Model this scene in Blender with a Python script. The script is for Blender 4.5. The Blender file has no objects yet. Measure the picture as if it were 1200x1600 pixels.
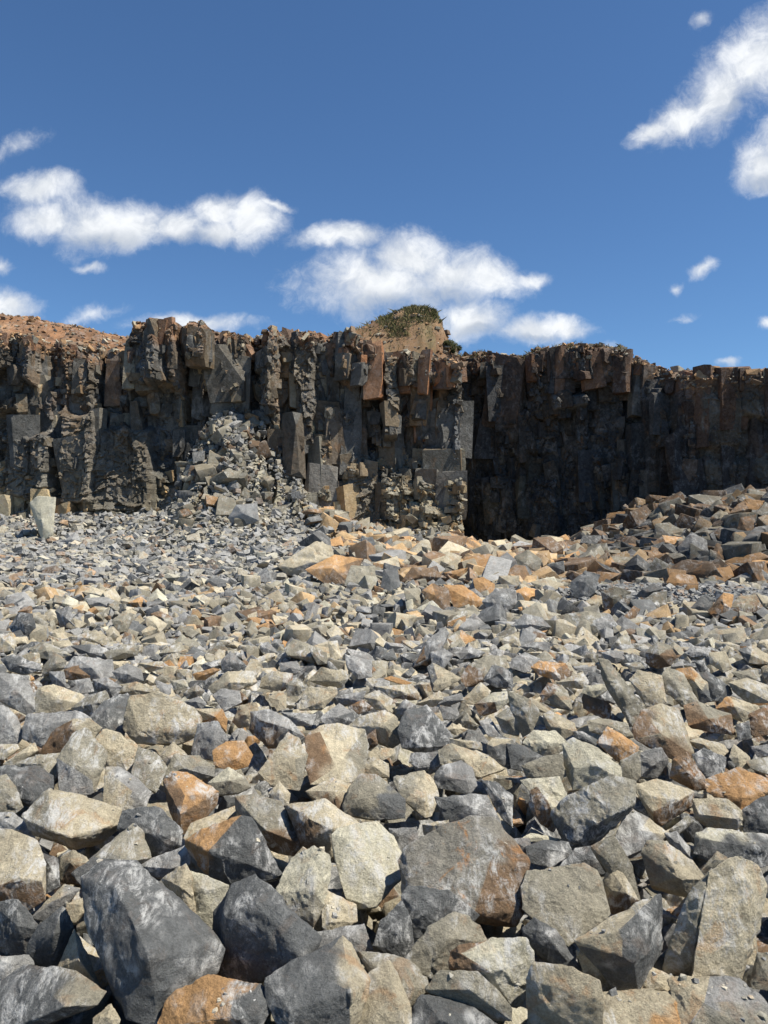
import bpy, bmesh, math, random
import numpy as np
from mathutils import Vector, Matrix, Euler, noise as mn

random.seed(7); rng = np.random.default_rng(11)
sc = bpy.context.scene
H = 1.6                      # eye height above the rubble
R = math.radians

# ------------------------------------------------------------------ camera
cam = bpy.data.cameras.new('camera'); cam_o = bpy.data.objects.new('camera', cam)
sc.collection.objects.link(cam_o); sc.camera = cam_o
cam_o.location = (0, 0, H); cam_o.rotation_euler = (R(90), 0, 0)
cam.sensor_fit = 'VERTICAL'; cam.sensor_height = 24; cam.lens = 18
cam.clip_start = 0.05; cam.clip_end = 3000

# ------------------------------------------------------------------ light
SUN_EL, SUN_A = 59, 18
world = bpy.data.worlds.new('World'); sc.world = world; world.use_nodes = True
sun = bpy.data.lights.new('sun', 'SUN'); sun.energy = 5.0; sun.angle = R(0.5); sun.color = (1, .94, .83)
sun_o = bpy.data.objects.new('sun', sun); sc.collection.objects.link(sun_o)
sdir = Vector((math.cos(R(SUN_EL))*math.cos(R(SUN_A)), -math.cos(R(SUN_EL))*math.sin(R(SUN_A)), math.sin(R(SUN_EL))))
sun_o.rotation_euler = sdir.to_track_quat('Z', 'Y').to_euler()
sc.view_settings.view_transform = 'Standard'; sc.view_settings.look = 'None'
sc.view_settings.exposure = 0.56; sc.view_settings.gamma = 1

class NT:
    def __init__(s, tree): s.t = tree; s.n = tree.nodes; s.l = tree.links
    def node(s, typ, **kw):
        n = s.n.new(typ)
        for k, v in kw.items():
            if k.startswith('i_'):
                key = k[2:]; key = int(key) if key.isdigit() else key
                n.inputs[key].default_value = v
            else: setattr(n, k, v)
        return n
    def math(s, op, a, b=None, c=None, clamp=False):
        n = s.n.new('ShaderNodeMath'); n.operation = op; n.use_clamp = clamp
        for i, x in enumerate((a, b, c)):
            if x is None: continue
            if isinstance(x, (int, float)): n.inputs[i].default_value = x
            else: s.l.new(x, n.inputs[i])
        return n.outputs[0]
    def mix(s, fac, a, b, blend='MIX'):
        n = s.n.new('ShaderNodeMix'); n.data_type = 'RGBA'; n.blend_type = blend
        for i, x in ((0, fac), (6, a), (7, b)):
            if isinstance(x, (int, float)): n.inputs[i].default_value = x
            elif isinstance(x, tuple): n.inputs[i].default_value = (*x, 1)
            else: s.l.new(x, n.inputs[i])
        return n.outputs[2]
    def ramp(s, x, lo, hi, a=0.0, b=1.0):
        n = s.n.new('ShaderNodeMapRange'); n.interpolation_type = 'SMOOTHSTEP'
        s.l.new(x, n.inputs[0])
        for i, v in enumerate((lo, hi, a, b)): n.inputs[i+1].default_value = v
        return n.outputs[0]
    def noise(s, vec, scale, detail=4, rough=.55, dist=0.0, out=0):
        n = s.node('ShaderNodeTexNoise'); s.l.new(vec, n.inputs['Vector'])
        n.inputs['Scale'].default_value = scale; n.inputs['Detail'].default_value = detail
        n.inputs['Roughness'].default_value = rough; n.inputs['Distortion'].default_value = dist
        return n.outputs[out]

def build_world():
    w = NT(world.node_tree); w.n.clear()
    out = w.node('ShaderNodeOutputWorld')
    sky = w.node('ShaderNodeTexSky', sky_type='NISHITA', sun_disc=False)
    sky.sun_elevation = R(SUN_EL); sky.sun_rotation = R(90+SUN_A)
    sky.altitude = 1200; sky.air_density = 1.0; sky.dust_density = 0.25; sky.ozone_density = 2.2
    bg = w.node('ShaderNodeBackground', i_Strength=SKY_S)
    tinted = w.mix(1.0, sky.outputs[0], SKY_TINT, 'MULTIPLY')
    w.l.new(tinted, bg.inputs[0])
    tc = w.node('ShaderNodeTexCoord')
    sep = w.node('ShaderNodeSeparateXYZ'); w.l.new(tc.outputs['Generated'], sep.inputs[0])
    y = w.math('MAXIMUM', sep.outputs[1], 0.05)
    comb = w.node('ShaderNodeCombineXYZ')
    w.l.new(w.math('DIVIDE', sep.outputs[0], y), comb.inputs[0]); w.l.new(w.math('DIVIDE', sep.outputs[2], y), comb.inputs[1])
    base = comb.outputs[0]
    def warp(vec, scale, amp, det):
        nz = w.noise(vec, scale, det, .6, out=1)
        a = w.node('ShaderNodeVectorMath', operation='SUBTRACT', i_1=(.5, .5, .5)); w.l.new(nz, a.inputs[0])
        b = w.node('ShaderNodeVectorMath', operation='MULTIPLY_ADD'); w.l.new(a.outputs[0], b.inputs[0])
        b.inputs[1].default_value = (amp, amp, 0); w.l.new(vec, b.inputs[2]); return b.outputs[0]
    p = warp(warp(base, 7, .055, 3), 24, .022, 5)
    def blobs(items, vec):
        acc = None
        for it in items:
            px, py, rx, ry = it[:4]; rot = it[4] if len(it) > 4 else 0; st = it[5] if len(it) > 5 else 1
            m = w.node('ShaderNodeMapping', vector_type='TEXTURE'); w.l.new(vec, m.inputs[0])
            m.inputs['Location'].default_value = ((px-600)/1200, (800-py)/1200, 0)
            m.inputs['Rotation'].default_value = (0, 0, R(rot)); m.inputs['Scale'].default_value = (rx/1200, ry/1200, 1)
            ln = w.node('ShaderNodeVectorMath', operation='LENGTH'); w.l.new(m.outputs[0], ln.inputs[0])
            v = w.math('MULTIPLY_ADD', ln.outputs['Value'], -st, st)
            acc = v if acc is None else w.math('SMOOTH_MAX', acc, v, .12)
        return acc
    C = [(60,300,78,32,5),(75,345,80,34),(145,350,100,54),(205,352,100,44),(275,352,90,34),(345,330,52,42),(395,340,60,44,-10),
         (350,362,100,30),(430,318,36,10,-5,.8),(146,412,30,12,0,.7),(15,475,62,36),(0,495,70,30),(305,506,115,20,0,.85),(150,495,62,15,20,.42),
         (540,374,100,28,0,.95),(590,445,165,62),(640,405,100,52),(705,430,110,56),(765,428,75,40,-8),(828,436,40,16,8,.8),
         (735,497,75,40),(830,515,105,32,3),(885,508,55,28),(1010,200,50,26,20),(1060,178,85,42,28),(1125,145,105,58,30),(1190,100,110,75,38),
         (1245,60,90,80,38),(1200,255,62,54),(1235,240,70,60),(1100,430,30,14,28,.62),(1205,512,28,16,0,.8),(1055,453,14,9,0,.5),(1140,567,30,10,0,.7),
         (1104,24,22,18,40,.45),(28,232,50,20,32,.42),(-5,412,36,18,0,.6),(920,545,70,12,0,.45),(1060,500,30,8,15,.35)]
    d = blobs(C, p)
    f1 = w.noise(p, 16, 9, .62, .3); f2 = w.noise(base, 60, 6, .7, 1.0)
    dens = w.math('ADD', d, w.math('MULTIPLY_ADD', f1, 1.15, -.60))
    dens = w.math('ADD', dens, w.math('MULTIPLY_ADD', f2, .46, -.23))
    a = w.ramp(dens, -.10, .84)
    front = w.ramp(sep.outputs[1], .06, .12)
    a = w.math('MULTIPLY', a, front)
    G = [(150,372,110,26),(300,372,110,22),(600,478,120,32),(690,462,90,26),(745,512,60,18),(830,528,80,14),(20,500,60,22),(1150,165,80,22,35),(1200,280,50,22)]
    g = w.ramp(w.math('ADD', blobs(G, p), w.math('MULTIPLY_ADD', f1, .9, -.45)), 0, .8)
    g = w.math('MAXIMUM', g, w.ramp(f1, .40, .62, .55, 0))
    col = w.mix(g, (.86, .88, .90), (.50, .545, .61))
    bc = w.node('ShaderNodeBackground', i_Strength=CLOUD_S); w.l.new(col, bc.inputs[0])
    mx = w.node('ShaderNodeMixShader'); w.l.new(w.math('MULTIPLY', a, .97), mx.inputs[0]); w.l.new(bg.outputs[0], mx.inputs[1]); w.l.new(bc.outputs[0], mx.inputs[2])
    w.l.new(mx.outputs[0], out.inputs[0])
SKY_S, SKY_TINT, CLOUD_S = 0.078, (.66, .90, 1.10), 0.80
build_world()

# ------------------------------------------------------------------ materials
def rock_material(name, sc_=1.0, scuff=.55, vein=.5, stain=.5, bump=.5, edge=.35, facets=()):
    m = bpy.data.materials.new(name); m.use_nodes = True
    w = NT(m.node_tree); bs = w.n['Principled BSDF']
    at = w.node('ShaderNodeAttribute', attribute_name='tint')
    geo = w.node('ShaderNodeNewGeometry'); P = geo.outputs['Position']
    big = w.noise(P, 5*sc_, 6, .65, .4); mid = w.noise(P, 22*sc_, 8, .72, .2); fine = w.noise(P, 110*sc_, 4, .75)
    v = w.math('MULTIPLY_ADD', big, 1.1, .45); v2 = w.math('MULTIPLY_ADD', mid, 1.3, .35); v3 = w.math('MULTIPLY_ADD', fine, 1.6, .2)
    k = w.math('MULTIPLY', w.math('MULTIPLY', v, v2), v3)
    c = w.mix(1.0, at.outputs['Color'], w.math('MULTIPLY', k, 1.0), 'MULTIPLY')
    # rust blotches, as much as the face's alpha allows
    st = w.math('MULTIPLY', w.ramp(w.noise(P, 7*sc_, 7, .68, .8), .53, .66), w.math('MULTIPLY', at.outputs['Alpha'], stain))
    c = w.mix(st, c, (.36, .17, .055))
    for cs, lo_, hi_ in facets:
        vv = w.node('ShaderNodeTexVoronoi'); jig = w.node('ShaderNodeVectorMath', operation='MULTIPLY_ADD'); w.l.new(w.noise(P, cs*1.5, 3, .6, out=1), jig.inputs[0]); jig.inputs[1].default_value = (.5/cs,)*3; w.l.new(P, jig.inputs[2])
        mp = w.node('ShaderNodeMapping'); mp.inputs['Scale'].default_value = (cs, cs, cs*.7); w.l.new(jig.outputs[0], mp.inputs[0]); w.l.new(mp.outputs[0], vv.inputs['Vector']); vv.inputs['Scale'].default_value = 1
        sp = w.node('ShaderNodeSeparateColor'); w.l.new(vv.outputs['Color'], sp.inputs[0])
        c = w.mix(1.0, c, w.ramp(sp.outputs[0], 0, 1, lo_, hi_), 'MULTIPLY')
    dk = w.math('MULTIPLY', w.ramp(w.noise(P, 11*sc_, 7, .7, .5), .56, .70), .40)
    c = w.mix(dk, c, w.mix(1.0, c, (.42, .44, .46), 'MULTIPLY'))
    # stone dust, white bruises and thin scratches
    stretch = w.node('ShaderNodeMapping'); w.l.new(P, stretch.inputs[0]); stretch.inputs['Scale'].default_value = (1, .45, .7); stretch.inputs['Rotation'].default_value = (.6, .5, .9)
    sm = w.math('MULTIPLY', w.math('MULTIPLY', w.ramp(w.noise(stretch.outputs[0], 13*sc_, 10, .80, .5), .46, .62), w.ramp(w.noise(P, 3.1*sc_, 3, .6), .42, .58)), scuff)
    vn = w.noise(P, 4*sc_, 1.5, .5, .3)
    vl = w.ramp(w.math('ABSOLUTE', w.math('SUBTRACT', vn, .5)), 0, .008, 1, 0)
    vn2 = w.noise(stretch.outputs[0], 9*sc_, 1.5, .5, .2)
    vl2 = w.ramp(w.math('ABSOLUTE', w.math('SUBTRACT', vn2, .47)), 0, .010, 1, 0)
    gate = w.ramp(w.noise(P, 4.2*sc_, 3, .5), .47, .60)
    vl = w.math('MULTIPLY', w.math('MULTIPLY', w.math('MAXIMUM', vl, vl2), gate), vein)
    ed = w.math('MULTIPLY', w.ramp(geo.outputs['Pointiness'], .53, .62), edge)
    ed = w.math('MULTIPLY', ed, w.ramp(mid, .38, .6))
    white = w.math('MAXIMUM', w.math('MAXIMUM', sm, vl), ed)
    c = w.mix(white, c, (.56, .555, .53))
    w.l.new(c, bs.inputs['Base Color'])
    bs.inputs['Roughness'].default_value = .82; bs.inputs['Specular IOR Level'].default_value = .3
    vor = w.node('ShaderNodeTexVoronoi'); w.l.new(P, vor.inputs['Vector']); vor.inputs['Scale'].default_value = 30*sc_
    hgt = w.math('ADD', w.math('MULTIPLY', mid, 1.0), w.math('MULTIPLY', w.noise(P, 60*sc_, 6, .75), .7))
    hgt = w.math('ADD', hgt, w.math('MULTIPLY', vor.outputs[0], .12))
    b = w.node('ShaderNodeBump'); b.inputs['Strength'].default_value = bump; b.inputs['Distance'].default_value = .022/sc_
    w.l.new(hgt, b.inputs['Height']); w.l.new(b.outputs[0], bs.inputs['Normal'])
    return m
M_ROCK = rock_material('broken basalt', 1.2, .9, .0, .5, .95, .75)
M_FAR = rock_material('broken basalt rubble', .8, .34, .0, .35, .45, .3)
M_CLIFF = rock_material('quarry face basalt', .30, .22, .10, .4, .8, .05, ((1.3, .72, 1.3),))
M_SOIL = rock_material('orange soil', .9, .12, .0, .5, .9, .1)

def plain(name, a, b, scale, rough=.9):
    m = bpy.data.materials.new(name); m.use_nodes = True
    w = NT(m.node_tree); bs = w.n['Principled BSDF']; geo = w.node('ShaderNodeNewGeometry')
    c = w.mix(w.ramp(w.noise(geo.outputs['Position'], scale, 4, .6), .35, .65), a, b)
    w.l.new(c, bs.inputs['Base Color']); bs.inputs['Roughness'].default_value = rough
    bs.inputs['Specular IOR Level'].default_value = .2
    return m
M_GRASS = plain('dry grass', (.105, .105, .042), (.20, .175, .085), 1.6)
M_BUSH = plain('bush leaves', (.035, .045, .018), (.085, .085, .035), 3)
M_TWIG = plain('twigs', (.05, .04, .03), (.09, .07, .05), 3)

PAL = dict(y=(.40, .275, .145, .9), r=(.215, .200, .165, 1.9), g=(.235, .232, .220, .25), d=(.105, .108, .106, .15), b=(.245, .225, .172, .5), t=(.395, .345, .245, .8),
           p=(.46, .43, .325, .3), o=(.40, .235, .105, 1.), n=(.175, .115, .068, 1.))

# ------------------------------------------------------------------ numpy noise
def hsh(i, j, s=0):
    i = i.astype(np.int64); j = j.astype(np.int64)
    h = (i*374761393 + j*668265263 + s*1442695041) & 0xFFFFFFFF
    h = ((h ^ (h >> 13))*1274126177) & 0xFFFFFFFF
    h = ((h ^ (h >> 16))*2246822519) & 0xFFFFFFFF
    return ((h ^ (h >> 15)) & 0xFFFFFF)/float(0x1000000)
def vnoise(x, y, s=0):
    xi = np.floor(x); yi = np.floor(y); fx = x-xi; fy = y-yi
    fx = fx*fx*(3-2*fx); fy = fy*fy*(3-2*fy)
    a = hsh(xi, yi, s); b = hsh(xi+1, yi, s); c = hsh(xi, yi+1, s); d = hsh(xi+1, yi+1, s)
    return a+(b-a)*fx+(c-a)*fy+(a-b-c+d)*fx*fy
def fbm(x, y, o=4, s=0, g=.5):
    t = 0; a = 1; n = 0
    for k in range(o):
        t = t+a*vnoise(x, y, s+k*17); n += a; a *= g; x = x*2.03+11.3; y = y*2.03+5.7
    return t/n
def worley(x, y, s=0):
    xi = np.floor(x); yi = np.floor(y)
    b1 = np.full(x.shape, 9.); b2 = np.full(x.shape, 9.); ci = np.zeros(x.shape); cj = np.zeros(x.shape); cx = np.zeros(x.shape); cy = np.zeros(x.shape)
    for di in (-1, 0, 1):
        for dj in (-1, 0, 1):
            i = xi+di; j = yi+dj; px = i+.1+.8*hsh(i, j, s); py = j+.1+.8*hsh(i, j, s+7)
            d = (px-x)**2+(py-y)**2
            m = d < b1
            b2 = np.where(m, b1, np.minimum(b2, d)); b1 = np.where(m, d, b1)
            ci = np.where(m, i, ci); cj = np.where(m, j, cj); cx = np.where(m, px, cx); cy = np.where(m, py, cy)
    return ci, cj, x-cx, y-cy, np.sqrt(b2)-np.sqrt(b1)
def sst(x, a, b):
    t = np.clip((x-a)/(b-a), 0, 1); return t*t*(3-2*t)

def link(name, me, mat, parent=None):
    o = bpy.data.objects.new(name, me); sc.collection.objects.link(o)
    if mat is not None: me.materials.append(mat)
    if parent is not None: o.parent = parent
    return o
def mesh_np(name, V, F, tint_face=None, tint_pt=None, smooth=True, sharp=None):
    me = bpy.data.meshes.new(name); nv = len(V); nf, k = F.shape
    me.vertices.add(nv); me.vertices.foreach_set('co', V.astype(np.float32).ravel())
    me.loops.add(nf*k); me.loops.foreach_set('vertex_index', F.astype(np.int32).ravel())
    me.polygons.add(nf); me.polygons.foreach_set('loop_start', np.arange(0, nf*k, k, dtype=np.int32))
    me.update(calc_edges=True)
    if tint_face is not None:
        a = me.attributes.new('tint', 'FLOAT_COLOR', 'FACE'); a.data.foreach_set('color', tint_face.astype(np.float32).ravel())
    if tint_pt is not None:
        a = me.attributes.new('tint', 'FLOAT_COLOR', 'POINT'); a.data.foreach_set('color', tint_pt.astype(np.float32).ravel())
    me.polygons.foreach_set('use_smooth', np.full(len(me.polygons), smooth))
    me.validate()
    if sharp: me.set_sharp_from_angle(angle=R(sharp))
    return me
def grid_faces(nr, nc):
    i = np.arange(nr-1)[:, None]*nc+np.arange(nc-1)[None]
    return np.stack([i, i+1, i+nc+1, i+nc], -1).reshape(-1, 4)

# ------------------------------------------------------------------ ground
def gh(x, y):
    """height of the top of the rubble"""
    x = np.asarray(x, float); y = np.asarray(y, float)
    z = .16*(fbm(x*.35+9, y*.35+4, 3, 3)-.5)
    z = z + .62*sst(y, 17, 32)*(1-sst(x, -4, 2))                     # rises to the foot of the left wall
    z = z + .9*np.exp(-((x+6.2)/3.2)**2)*sst(y, 24, 32)               # scree under the fallen ledge
    z = z + 1.95*sst(x, 6.5, 12.4)*sst(y, 15.5, 23)                    # boulder heap at the right
    z = z + sst(y, 28, 33)*(1-sst(x, 2.5, 4))*(.45+1.5*np.clip(fbm(x*.33+2, y*.2, 3, 19)-.42, 0, 1))
    z = z + .22*np.exp(-((x-5.2)/2.2)**2-((y-13.5)/2.)**2)              # bank of dark grit
    z = z + .35*np.exp(-((x-1.5)/5)**2-((y-23)/3.5)**2)
    return z
xs = np.concatenate([np.linspace(-900, -40, 14), np.linspace(-38, 38, 250), np.linspace(40, 900, 14)])
ys = np.concatenate([np.linspace(-900, -12, 14), np.linspace(-10, 60, 240), np.linspace(62, 1200, 14)])
X, Y = np.meshgrid(xs, ys)
Z = gh(np.clip(X, -38, 38), np.clip(Y, -10, 60)) - .34 + .12*(fbm(X*2.2, Y*2.2, 3, 31)-.5)
bank = np.exp(-((X-5.2)/2.2)**2-((Y-13.7)/1.9)**2)
Z = Z + .36*sst(bank, .15, .6) + .10*sst(bank, .2, .7)*(fbm(X*3, Y*3, 4, 77)-.5)
tg = np.zeros(X.shape+(4,)); tg[...] = (.085, .08, .068, .3)
tg[..., :3] = tg[..., :3]*(1-sst(bank, .12, .5)[..., None]) + np.array((.075, .073, .068))*sst(bank, .12, .5)[..., None]
me = mesh_np('ground', np.stack([X, Y, Z], -1).reshape(-1, 3), grid_faces(len(ys), len(xs)), tint_pt=tg.reshape(-1, 4))
ground = link('ground', me, M_FAR); ground['kind'] = 'structure'; ground['label'] = 'grey dusty quarry floor under the rubble'

# ------------------------------------------------------------------ rocks: prototypes for the uncounted rubble
def hull_rock(seed, npts=13, chips=3, flat=.6, sub=0, amp=.0):
    r = random.Random(seed); bm = bmesh.new()
    if seed % 2:
        for x in (-1, 1):
            for y in (-1, 1):
                for z in (-1, 1): bm.verts.new((x*r.uniform(.55, 1), y*r.uniform(.5, 1), z*r.uniform(.5, 1)*flat*(1.15 if seed % 4 == 1 else .8)))
        npts = 2
    for _ in range(npts):
        v = Vector((r.uniform(-1, 1), r.uniform(-1, 1), r.uniform(-1, 1)))
        m = max(abs(c) for c in v); v = v/m*r.uniform(.72, 1.0)
        bm.verts.new((v.x, v.y*r.uniform(.8, 1), v.z*flat))
    res = bmesh.ops.convex_hull(bm, input=bm.verts[:])
    bmesh.ops.delete(bm, geom=list({g for g in res['geom_interior']+res['geom_unused'] if isinstance(g, bmesh.types.BMVert)}), context='VERTS')
    chip(bm, r, chips, 1.0)
    if sub:
        rough_up(bm, 1.0, 2.0/sub, amp, seed)
    else: bmesh.ops.triangulate(bm, faces=bm.faces[:])
    bm.verts.index_update()
    V = np.array([v.co[:] for v in bm.verts]); F = np.array([[l.vert.index for l in f.loops] for f in bm.faces])
    N = np.array([f.normal[:] for f in bm.faces]); bm.free(); return V, F, N
def chip(bm, r, n, size, depth=(.04, .13)):
    for _ in range(n):
        d = Vector((r.gauss(0, 1), r.gauss(0, 1), r.gauss(0, 1))).normalized()
        s = max(v.co.dot(d) for v in bm.verts) - r.uniform(*depth)*size
        g = bm.verts[:]+bm.edges[:]+bm.faces[:]
        res = bmesh.ops.bisect_plane(bm, geom=g, plane_co=d*s, plane_no=d, clear_outer=True, dist=1e-5)
        ed = [e for e in res['geom_cut'] if isinstance(e, bmesh.types.BMEdge)]
        if ed: bmesh.ops.holes_fill(bm, edges=bm.edges[:])
def rough_up(bm, size, maxe, amp, seed, bev=.02):
    bmesh.ops.remove_doubles(bm, verts=bm.verts[:], dist=.01*size)
    bmesh.ops.dissolve_limit(bm, angle_limit=R(4), verts=bm.verts[:], edges=bm.edges[:])
    if bev:
        bmesh.ops.bevel(bm, geom=[e for e in bm.edges if len(e.link_faces) == 2 and e.calc_face_angle(0) > .35], offset=bev*size, segments=1, affect='EDGES', clamp_overlap=True)
    lay = bm.faces.layers.int.new('facet'); bm.faces.ensure_lookup_table()
    fcen = [f.calc_center_median()[:] for f in bm.faces]
    for k_, f in enumerate(bm.faces): f[lay] = k_
    bmesh.ops.triangulate(bm, faces=bm.faces[:])
    for _ in range(7):
        el = [e for e in bm.edges if e.calc_length() > maxe]
        if not el: break
        bmesh.ops.subdivide_edges(bm, edges=el, cuts=1)
        bmesh.ops.triangulate(bm, faces=[f for f in bm.faces if len(f.verts) > 3])
    bm.normal_update()
    off = Vector((seed*1.37 % 91, seed*2.11 % 57, seed*.73 % 33))
    mv = []
    for v in bm.verts:
        q = v.co/size
        w1 = q*2.6+off+Vector((mn.noise(q*4+off), mn.noise(q*4-off), 0))*.35
        dst, cp = mn.voronoi(w1, distance_metric='DISTANCE', exponent=2.5)
        t_ = Vector((mn.cell(cp[0]*7.1), mn.cell(cp[0]*5.3+off), mn.cell(cp[0]*3.7)))      # every chip has its own slant
        a = (w1-cp[0]).dot(t_)*1.5*min(1, (dst[1]-dst[0])*5)
        a += mn.noise(q*1.7+off)*.35 + (.4-abs(mn.noise(q*4.1+off)))*.7 + (.4-abs(mn.noise(q*9.5-off)))*.42 + mn.noise(q*15+off)*.24 + mn.noise(q*31+off)*.20
        mv.append(v.normal*a*amp*size)
    for v, m in zip(bm.verts, mv): v.co += m
    bm.normal_update()
    return fcen

near_protos = [hull_rock(100+i, 12, 5, random.choice((.5, .65, .8)), 7, .035) for i in range(26)]
mid_protos = [hull_rock(300+i, 10, 3, random.choice((.5, .65, .85)), 2.6, .035) for i in range(26)]
far_protos = [hull_rock(600+i, 9, 1, random.choice((.5, .7, .9))) for i in range(24)]
for q in near_protos[:1]+mid_protos[:1]+far_protos[:1]: print('proto faces', len(q[1]))

def pal_rgb(codes):
    return np.array([PAL[c] for c in codes])
def stamp(name, pos, size, protos, codes, codes2, mat, tilt=.9, sharp=35, gain=1.0, shape=None, yawr=math.pi, raw=False, jitc=.25):
    n = len(pos); which = rng.integers(0, len(protos), n); Vs, Fs, Cs = [], [], []; base = 0
    ax = rng.normal(size=(n, 3)); ax[:, 2] *= .5; ax /= np.linalg.norm(ax, axis=1)[:, None]
    an = rng.uniform(-tilt, tilt, n); yaw = rng.uniform(-yawr, yawr, n)
    c, s = np.cos(an), np.sin(an); K = np.zeros((n, 3, 3))
    K[:, 0, 1] = -ax[:, 2]; K[:, 0, 2] = ax[:, 1]; K[:, 1, 0] = ax[:, 2]; K[:, 1, 2] = -ax[:, 0]; K[:, 2, 0] = -ax[:, 1]; K[:, 2, 1] = ax[:, 0]
    Rm = np.eye(3)[None]+s[:, None, None]*K+(1-c)[:, None, None]*(K@K)
    Yw = np.zeros((n, 3, 3)); Yw[:, 0, 0] = np.cos(yaw); Yw[:, 0, 1] = -np.sin(yaw); Yw[:, 1, 0] = np.sin(yaw); Yw[:, 1, 1] = np.cos(yaw); Yw[:, 2, 2] = 1
    S = (rng.uniform(.7, 1.25, (n, 3))*size[:, None] if shape is None else shape)*.5
    A = Rm@Yw
    P1 = pal_rgb(codes) if shape is None or isinstance(codes[0], str) else codes; P2 = pal_rgb(codes2) if isinstance(codes2[0], str) else codes2; jit = rng.uniform(1-jitc, 1+jitc, n)
    dirs = rng.normal(size=(n, 3)); dirs /= np.linalg.norm(dirs, axis=1)[:, None]
    for k in range(len(protos)):
        V, F, N = protos[k]; idx = np.where(which == k)[0]
        if not len(idx): continue
        W = np.einsum('nij,nvj->nvi', A[idx], V[None]*S[idx][:, None, :]) + pos[idx][:, None, :]
        Vs.append(W.reshape(-1, 3)); Fs.append((F[None]+(np.arange(len(idx))*len(V))[:, None, None]+base).reshape(-1, 3)); base += len(idx)*len(V)
        sel = (N[None]*dirs[idx][:, None, :]).sum(-1) > .45
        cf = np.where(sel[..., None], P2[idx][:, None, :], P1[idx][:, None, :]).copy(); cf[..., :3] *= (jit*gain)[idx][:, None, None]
        Cs.append(cf.reshape(-1, 4))
    if raw: return np.concatenate(Vs), np.concatenate(Fs), np.concatenate(Cs)
    me = mesh_np(name, np.concatenate(Vs), np.concatenate(Fs), tint_face=np.concatenate(Cs), smooth=bool(sharp), sharp=sharp)
    print(name, n, 'stones', len(me.polygons), 'faces')
    o = link(name, me, mat); o['kind'] = 'stuff'; return o
def choose(n, probs): 
    ks = list(probs); p = np.array([probs[k] for k in ks], float); return np.array(ks)[rng.choice(len(ks), n, p=p/p.sum())]


def block_proto(seed):
    """a jointed block: a box with every corner off true and a few corners broken away"""
    r = random.Random(seed); bm = bmesh.new()
    for x in (-1, 1):
        for y in (-1, 1):
            for z in (-1, 1): bm.verts.new((x*r.uniform(.62, 1), y*r.uniform(.6, 1), z*r.uniform(.8, 1)))
    bmesh.ops.convex_hull(bm, input=bm.verts[:])
    bmesh.ops.dissolve_limit(bm, angle_limit=R(12), verts=bm.verts[:], edges=bm.edges[:])
    chip(bm, r, 5, 1.0, (.08, .42)); bmesh.ops.triangulate(bm, faces=bm.faces[:]); bmesh.ops.recalc_face_normals(bm, faces=bm.faces[:])
    bm.verts.index_update(); V = np.array([v.co[:] for v in bm.verts]); F = np.array([[l.vert.index for l in f.loops] for f in bm.faces]); N = np.array([f.normal[:] for f in bm.faces]); bm.free(); return V, F, N
block_protos = [block_proto(900+i) for i in range(40)]

# ------------------------------------------------------------------ cliff
WY = 34.0
PXM = WY/1200.
us = np.concatenate([np.arange(-1100, -60, 6.), np.arange(-60, 1260, 1.35), np.arange(1260, 2300, 6.)])
rim_u = [-1100, -200, 0, 60, 120, 200, 214, 222, 240, 290, 330, 345, 352, 385, 395, 440, 500, 545, 580, 640, 690, 712, 722, 800, 850, 868, 905, 950, 1000, 1012, 1040, 1075, 1090, 1120, 1170, 1200, 1400, 2300]
rim_y = [500, 515, 524, 532, 542, 552, 556, 516, 510, 512, 516, 524, 522, 521, 524, 521, 525, 527, 542, 556, 568, 584, 553, 552, 550, 546, 541, 539, 541, 556, 566, 584, 582, 580, 578, 576, 570, 560]
soil_u = [-1100, 0, 215, 222, 1010, 1075, 1200, 2300]
soil_d = [34, 30, 20, 3, 3, 11, 9, 9]           # how far (in photo pixels) the soil behind rises over the rim
rim = np.interp(us, rim_u, rim_y) + 7*(fbm(us*.03, us*0+3, 4, 5)-.5)
wu = us*.045
_, _, _, _, _ = (0,)*5
ci = np.floor(wu+.8*vnoise(wu*.7, wu*0, 3)); rim = rim + 7*(hsh(ci, ci*0, 9)-.5)
ztop = H + (800-rim)*PXM
back = np.where((us > 721) & (us < 1064), 6.2-4.6*np.clip((us-722)/340, 0, 1), 0.) - 1.6*np.clip((us-1065)/150, 0, 1)
ztop = H + (ztop-H)*(WY+back*.8)/WY - .1*(us > 721)                      # the recessed part stands farther off, so its rim is as much higher
NR = 300
zb = -.9
t = np.linspace(0, 1, NR)[:, None]
Z = zb + (ztop[None]-zb)*t
U = np.repeat(us[None], NR, 0); Xw = (U-600)*PXM
PY = 800-(Z-H)/PXM                                   # photo height, only to lay features out
def box(u0, u1, y0, y1, su=3, sy=8, wob=6):
    uu = U + wob*(fbm(U*.02, PY*.03, 3, 41)-.5)*2; yy = PY + wob*(fbm(U*.03, PY*.02, 3, 43)-.5)*2
    return sst(uu, u0-su, u0+su)*(1-sst(uu, u1-su, u1+su))*sst(yy, y0-sy, y0+sy)*(1-sst(yy, y1-sy, y1+sy))
P = np.zeros_like(Z)
main = 1-sst(U, 716, 726)
right = sst(U, 1061, 1068)
P += main*.055*(ztop[None]-Z)
P += (1-main)*(1-right)*(-6.2+4.6*np.clip((U-722)/340, 0, 1))
P += right*(.1+4.2*np.clip((U-1065)/400, 0, 3))
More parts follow.
